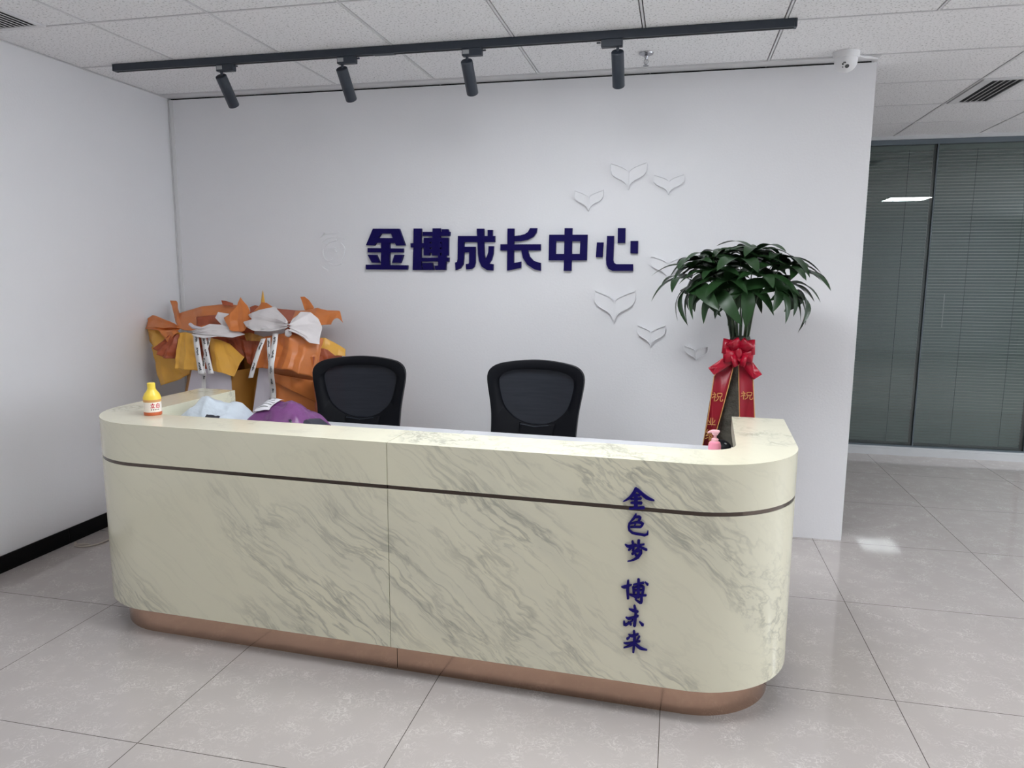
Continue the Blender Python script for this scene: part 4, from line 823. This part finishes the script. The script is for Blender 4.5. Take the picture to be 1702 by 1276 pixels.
# ------------------------------------------------------------------ wrapped gift bundles
def bundle(key, label, base, body, ribbons, seed):
    cx = sum(p[0] for p in base)/4
    t = thing('wrapped_bundle', label, 'wrapped bundle', (0, 0, 0), 0, 'orange wrapped flower stand bundles in the corner')
    # tapering box body down to the floor: pale front, coloured sides
    (tl, tr, bl, br) = [Vector(p) for p in base]
    yb_, yf = -.20, -.50
    def at(z, edge):
        a, b_ = edge; f = (z-a.z)/(b_.z-a.z); return a.x+(b_.x-a.x)*f
    zt = max(tl.z, tr.z)+.14
    body(t, tl, tr, bl, br, at, zt)
    for k, (nm, mt, top, bot, amp, wv) in enumerate(GIFT[key]):
        obj(nm, sheet(top, bot, amp*1.15, wv, 60, 26, seed+k), M[mt], t, smooth=True, solid=.0014, auto=14, label={'yellow': 'golden yellow paper sheet', 'rust': 'dark rust orange paper sheet', 'tissue': 'crumpled white tissue sheet', 'orange': 'orange paper sheet', 'amber': 'amber paper sheet'}[mt])
    for k in ribbons:
        pts, w_ = RIB[k]
        rb = obj('ribbon', band(pts, w_, (1, 0, .12), 30), M['satin'], t, smooth=True, solid=.0008)
        bm = B(); q = catmull(pts, 40); L = sum((q[i+1]-q[i]).length for i in range(39)); n = max(2, int(L/.085)); rr = random.Random(seed*10+k)
        for m_ in range(n):
            i = int((m_+.3)/n*38); p = q[i]; d = (q[min(39, i+2)]-q[i]).normalized(); a = Vector((1, 0, .12)).normalized()
            nrm = a.cross(d).normalized()
            if nrm.y > 0: nrm = -nrm
            X = Matrix(((d.x, a.x, nrm.x, p.x+nrm.x*.0012), (d.y, a.y, nrm.y, p.y+nrm.y*.0012), (d.z, a.z, nrm.z, p.z+nrm.z*.0012), (0, 0, 0, 1)))
            pts2 = [(.0045*s_, (.0045 if s_ % 2 else -.0045)+rr.uniform(-.003, .003), rr.choice((.0022, .0032, .0042))) for s_ in range(11)]
            stroke(bm, pts2, X, .0004, 34)
        obj('script_print', bm, M['ink'], rb)
    return t
def body_one(t, tl, tr, bl, br, at, zt):
    yf, yb_ = -.50, -.22
    def quad(nm, m, pts):
        bm = B(); bm.faces.new([bm.verts.new(p) for p in pts]); return obj(nm, bm, m, t, solid=.003)
    xl = lambda z: .34-.12*(.90-z)/.155*.75; xr = lambda z: .60+.05*(.90-z)/.12*.5
    quad('front_panel', M['lilac'], [(xl(.91), yf, .91), (xr(.91), yf, .91), (.62, yf-.02, 0), (.10, yf-.02, 0)])
    quad('side_panel', M['amber'], [(xr(.90), yf, .90), (.74, yb_-.08, .92), (.76, yb_-.06, 0), (.62, yf-.02, 0)])
    quad('side_panel', M['amber'], [(.20, yb_-.10, .92), (xl(.90), yf, .90), (.10, yf-.02, 0), (.04, yb_-.10, 0)])
    quad('back_panel', M['amber'], [(.20, yb_-.10, 1.0), (.74, yb_-.08, 1.0), (.76, yb_-.06, 0), (.04, yb_-.10, 0)])
    bm = lathe(B(), [(0, .90), (.13, .90), (.07, 1.10), (.05, 1.16), (0, 1.16)], 16, Matrix.Translation((.43, -.36, 0))); obj('gathered_neck', bm, M['rust'], t, smooth=True)
    bm = B(); tube(bm, [(.32, -.46, 1.165), (.36, -.485, 1.15), (.41, -.49, 1.145)], [.010, .012, .008], 8); obj('tie_knot', bm, M['lilac'], t, smooth=True)
    obj('under_sheet', sheet([(.26, -.32, 1.20), (.45, -.34, 1.22), (.68, -.32, 1.24)], [(.30, -.40, 1.0), (.47, -.42, .98), (.66, -.40, 1.0)], .012, 3, 40, 20, 61), M['rust'], t, smooth=True, solid=.0014, auto=14)
    obj('amber_sheet', sheet([(.60, -.36, .98), (.68, -.36, .98), (.76, -.36, .98), (.82, -.38, .98)], [(.62, -.45, .45), (.68, -.45, .45), (.74, -.43, .45), (.78, -.43, .45)], .012, 1.5, 30, 20, 41), M['amber'], t, smooth=True, solid=.0014)
def body_two(t, tl, tr, bl, br, at, zt):
    yf, yb_ = -.50, -.22
    def quad(nm, m, pts):
        bm = B(); bm.faces.new([bm.verts.new(p) for p in pts]); return obj(nm, bm, m, t, solid=.003)
    quad('front_panel', M['lilac'], [(.80, yf-.004, 1.0), (.875, yf-.01, 1.0), (.865, yf-.02, 0), (.60, yf-.02, 0)])
    quad('front_panel', M['orange'], [(.868, yf-.008, 1.0), (1.12, yf, 1.0), (1.14, yf-.02, 0), (.862, yf-.02, 0)])
    obj('folded_flap', sheet([(.875, -.535, .905), (1.0, -.54, .89), (1.125, -.52, .87)], [(.88, -.525, .86), (1.02, -.53, .80), (1.135, -.51, .74)], .006, 1, 30, 14, 77), M['orange'], t, smooth=True, solid=.0014)
    quad('side_panel', M['rust'], [(1.12, yf, 1.0), (1.16, yb_, 1.0), (1.18, yb_, 0), (1.14, yf-.02, 0)])
    quad('side_panel', M['amber'], [(.76, yb_, 1.0), (.80, yf-.004, 1.0), (.60, yf-.02, 0), (.58, yb_, 0)])
    quad('back_panel', M['rust'], [(.76, yb_, 1.0), (1.16, yb_, 1.0), (1.18, yb_, 0), (.58, yb_, 0)])
    bm = lathe(B(), [(0, .95), (.16, .95), (.09, 1.12), (.07, 1.19), (0, 1.19)], 16, Matrix.Translation((.97, -.36, 0))); obj('gathered_neck', bm, M['rust'], t, smooth=True)
    bm = B(); bmesh.ops.create_icosphere(bm, subdivisions=3, radius=1, matrix=Matrix.Translation((1.0, -.545, 1.135)) @ Matrix.Diagonal((.020, .018, .022, 1)))
    for v in bm.verts: v.co += .004*noise.noise_vector(v.co*70)
    obj('tissue_knot', bm, M['tissue'], t, smooth=True)
bundle('one', 'orange and golden yellow paper bundle tied with ribbon in the corner, left one', BASE[0], body_one, (0, 1, 2, 3), 1)
bundle('two', 'orange paper bundle with white tissue bow behind the left chair, right one', BASE[1], body_two, (4, 5, 6), 30)

# ------------------------------------------------------------------ money tree
PX, PY = 3.375, -.50
t = thing('potted_tree', 'tall potted money tree with dark green leaves behind the right end of the desk', 'plant', (PX, PY, 0))
obj('pot', lathe(B(), [(0, 0), (.13, 0), (.15, .02), (.19, .30), (.195, .34), (.18, .34), (.172, .30), (0, .30)], 40), M['pot'], t, smooth=True)
obj('soil', lathe(B(), [(0, .315), (.1, .312), (.171, .305)], 32), M['soil'], t, smooth=True)
def trunk(bm, z0, z1, r0, r1, x0, x1, n=14, lump=.006, seed=0):
    pts, rr = [], []
    for k in range(n+1):
        f = k/n; z = z0+(z1-z0)*f
        pts.append((x0+(x1-x0)*f+.004*noise.noise(Vector((z*6, seed, 0))), .004*noise.noise(Vector((0, z*6, seed))), z)); rr.append(r0+(r1-r0)*f+lump*noise.noise(Vector((z*16, 3, seed))))
    tube(bm, pts, rr, 20); return bm
obj('trunk', trunk(B(), .30, .905, .056, .049, -.022, .005), M['bark'], t, smooth=True)
bm = trunk(B(), .902, 1.12, .040, .036, .005, .024, 8, .003, 2); obj('upper_trunk', bm, M['bark'], t, smooth=True)
bm = B(); tube(bm, [(.026, 0, 1.08), (.030, 0, 1.11), (.034, 0, 1.145), (.034, 0, 1.17)], [.036, .050, .052, .044], 20); obj('trunk_knob', bm, M['bark'], t, smooth=True)
rnd = random.Random(11)
crown = Vector((.012, 0, 1.44))
tips = []
for k in range(34):
    f = (k+.5)/34; phi = k*2.39996+.4; el = 1-1.38*f                # tips spread over a flattened dome
    rr = max(math.sqrt(max(0, 1-el*el)), .25)
    tips.append(crown+Vector((.255*rr*math.cos(phi)+.01, .16*rr*math.sin(phi), .13*el-.005+rnd.uniform(-.03, .03))))
base_c = Vector((.034, 0, 1.165))
bs = B()
for k, tp in enumerate(tips):
    if k % 5 in (1, 3): continue
    a = math.atan2(tp.y, tp.x-.034); b0 = base_c+Vector((.038*math.cos(a)*rnd.uniform(.4, 1.1), .038*math.sin(a)*rnd.uniform(.4, 1.1), -.02))
    mid = b0.lerp(tp, .5)+Vector((0, 0, .05)); mid.x = b0.x+(tp.x-b0.x)*.30; mid.y = b0.y+(tp.y-b0.y)*.30
    tube(bs, catmull([b0, mid, tp], 9), [.0046-.0028*i/8 for i in range(9)], 6)
obj('stem', bs, M['stem'], t, smooth=True)
bl = B()
def leaflet(bm, p0, d, up, L_, W_, droop, fold):
    """one pointed leaflet: 9 stations, four strips across, folded along the midrib and drooping"""
    d = d.normalized(); s = d.cross(up).normalized(); u = s.cross(d); prev = None
    for i in range(10):
        f = i/9; wd = W_*max(.02, math.sin(PI*f**.85))**.75 if 0 < i < 9 else .0008
        c = p0+d*(L_*f)+u*(L_*(.12*math.sin(PI*f)-droop*f*f))
        row = [bm.verts.new(c+s*(wd/2*q)+u*(abs(q)*fold*wd/2)) for q in (-1, -.5, 0, .5, 1)]
        if prev:
            for q in range(4): bm.faces.new((prev[q], prev[q+1], row[q+1], row[q]))
        prev = row
for k, tp in enumerate(tips):
    out = (tp-crown-Vector((0, 0, -.10))); out.normalize()
    low = tp.z < 1.42; n = rnd.choice((5, 5, 6, 6)) if low else rnd.choice((6, 6, 7)); a0 = rnd.uniform(0, 6.28)
    ax = (out*(.75 if low else .35)+Vector((0, 0, .40 if low else .8))).normalized(); e1 = ax.orthogonal().normalized(); e2 = ax.cross(e1)
    for q in range(n):
        a = a0+2*PI*q/n+rnd.uniform(-.25, .25)
        dr = (e1*math.cos(a)+e2*math.sin(a))+ax*rnd.uniform(-.1, .2)+Vector((0, 0, -.42 if low else .05))
        L_ = rnd.uniform(.14, .22)*(1.08 if low else 1); W_ = L_*rnd.uniform(.27, .36)
        leaflet(bl, tp, dr, ax, L_, W_, rnd.uniform(.08, .42 if low else .28), rnd.uniform(.10, .35))
for v in bl.verts:                                                  # keep the leaves clear of the wall
    if v.co.y > .46: v.co.y = .46+(v.co.y-.46)*.15
obj('foliage', bl, M['leaf'], t, smooth=True, auto=180)

# red bow with long printed tails, tied on the trunk
c1, c2 = Vector(BOW['c'][0]), Vector(BOW['c'][1])
bow = thing('ribbon_bow', 'red bow with two long gold printed tails tied around the tree trunk', 'bow', (0, 0, 0))
def loop_bm(root, tip, w, thick, seed):
    root, tip = Vector(root), Vector(tip); d = tip-root; n = Vector((0, -1, 0)); side = d.cross(n).normalized()
    pts = [root+Vector((0, -.004, 0)), root+d*.35+n*thick, root+d*.85+n*thick*.9, tip+n*.004, root+d*.85-n*thick*.4, root+d*.35-n*thick*.2, root+Vector((0, .006, 0))]
    return band(pts, lambda f: w*(.45+.75*math.sin(PI*f)**.6), side, 30)
LP = [Vector(p) for p in BOW['loops']]
for k, (rt, tip, w_) in enumerate(((c1, LP[0], .060), (c1, LP[1], .060), (c1.lerp(c2, .5), LP[2], .062), (c1.lerp(c2, .5), LP[3], .062), (c2, LP[4], .05), (c2, LP[5], .05), (c1.lerp(c2, .3), c1+Vector((-.03, -.06, .035)), .05), (c1.lerp(c2, .3), c1+Vector((.045, -.06, .03)), .05))):
    lo = obj('loop', loop_bm(rt+Vector((0, -.02, 0)), tip, w_, .026, k), M['red_gloss'], bow, smooth=True, solid=.0012)
bm = B(); bmesh.ops.create_icosphere(bm, subdivisions=3, radius=1, matrix=Matrix.Translation(c1.lerp(c2, .45)+Vector((0, -.035, 0))) @ Matrix.Diagonal((.022, .02, .032, 1))); obj('knot', bm, M['red_gloss'], bow, smooth=True)
bm = B(); tube(bm, [(PX+.03+.055*math.cos(a), PY+.055*math.sin(a), 1.10) for a in [2*PI*k/24 for k in range(25)]], .006, 6); obj('tie', bm, M['red_gloss'], bow, smooth=True)
def flat_poly(pts, dy=0, curl=.012):
    bm = B(); f = bm.faces.new([bm.verts.new((p[0], p[1]+dy, p[2])) for p in pts]); bmesh.ops.triangulate(bm, faces=[f])
    for _ in range(3): bmesh.ops.subdivide_edges(bm, edges=bm.edges, cuts=1)
    for v in bm.verts: v.co.y += curl*noise.noise(Vector((v.co.x*14, v.co.z*6, 1.7)))
    return bm
def edge_line(bm, pts, w=.004):
    tube(bm, [Vector(p)+Vector((0, -.003, 0)) for p in pts], w/2, 5)
for key in ('pt_l', 'pt_r'):
    o = obj('short_tail', flat_poly(BOW[key]), M['red_gloss'], bow, smooth=True, solid=.0012)
zhu = [[(.18, .98), (.26, .86)], [(.05, .74), (.38, .76), (.02, .34)], [(.24, .56), (.24, .0)], [(.27, .52), (.40, .42)], [(.52, .88), (.52, .50)], [(.52, .88), (.90, .88), (.88, .52)], [(.52, .52), (.88, .52)], [(.62, .50), (.56, .22), (.36, .02)], [(.78, .50), (.78, .10), (.86, .03), (1.0, .08), (1.0, .24)]]
ye = [[(.38, .98), (.38, .06)], [(.62, .98), (.62, .06)], [(.10, .66), (.25, .30)], [(.92, .70), (.74, .30)], [(.0, .04), (1.0, .04)]]
ji = [[(.28, 1.0), (.06, .78), (.34, .74), (.04, .52)], [(.04, .52), (.38, .58)], [(.0, .34), (.38, .42)], [(.5, .94), (1.0, .94)], [(.52, .80), (.98, .80)], [(.44, .66), (1.0, .66)], [(.75, 1.0), (.75, .66)], [(.56, .54), (.56, .22)], [(.56, .54), (.92, .54), (.92, .22)], [(.74, .46), (.70, .16), (.42, .0)], [(.76, .16), (1.0, .0)]]
def glyph(bm, st, corners, w=.0032, y=-.004):
    (x0, y0, z1), (x1, y1, z0) = corners
    X = MW(min(x0, x1), min(y0, y1)+y, min(z0, z1)); sx, sz = abs(x1-x0), abs(z1-z0)
    for s_ in st: stroke(bm, [(p[0]*sx, p[1]*sz, w) for p in s_], X, .0008, 12)
for key, edges in (('tail_l', ((0, 1, 2, 3), (4, 5, 6, 7))), ('tail_r', ((0, 1, 2), (3, 4, 5)))):
    P_ = BOW[key]
    tl = obj('long_tail', flat_poly(P_, curl=.004), M['red_ribbon'], bow, smooth=True, solid=.001)
    bm = B()
    for e in edges: edge_line(bm, [P_[i] for i in e])
    obj('gold_edge', bm, M['gold_thread'], tl)
    bm = B()
    if key == 'tail_l': glyph(bm, zhu, BOW['zhu_l'], y=-.006); glyph(bm, ye, BOW['ye'], y=-.006); glyph(bm, ji, BOW['ji'], y=-.006)
    else: glyph(bm, zhu, BOW['zhu_r'], y=-.006)
    obj('gold_lettering', bm, M['gold_thread'], tl, label='gold printed characters')

# ------------------------------------------------------------------ cable on the floor
bm = B(); tube(bm, catmull([(-.045, -1.04, .006), (-.01, -1.075, .006), (.05, -1.065, .006), (.085, -1.02, .006), (.10, -.95, .006), (.16, -.90, .006), (.35, -.85, .006)], 30), .0045, 8)
tube(bm, catmull([(-.05, -1.03, .006), (-.02, -1.055, .006), (.03, -1.045, .009), (.06, -1.05, .009)], 14), .0045, 8)
tag(obj('power_cable', bm, M['cable'], smooth=True), 'thin beige cable on the floor between the baseboard and the desk', 'cable')
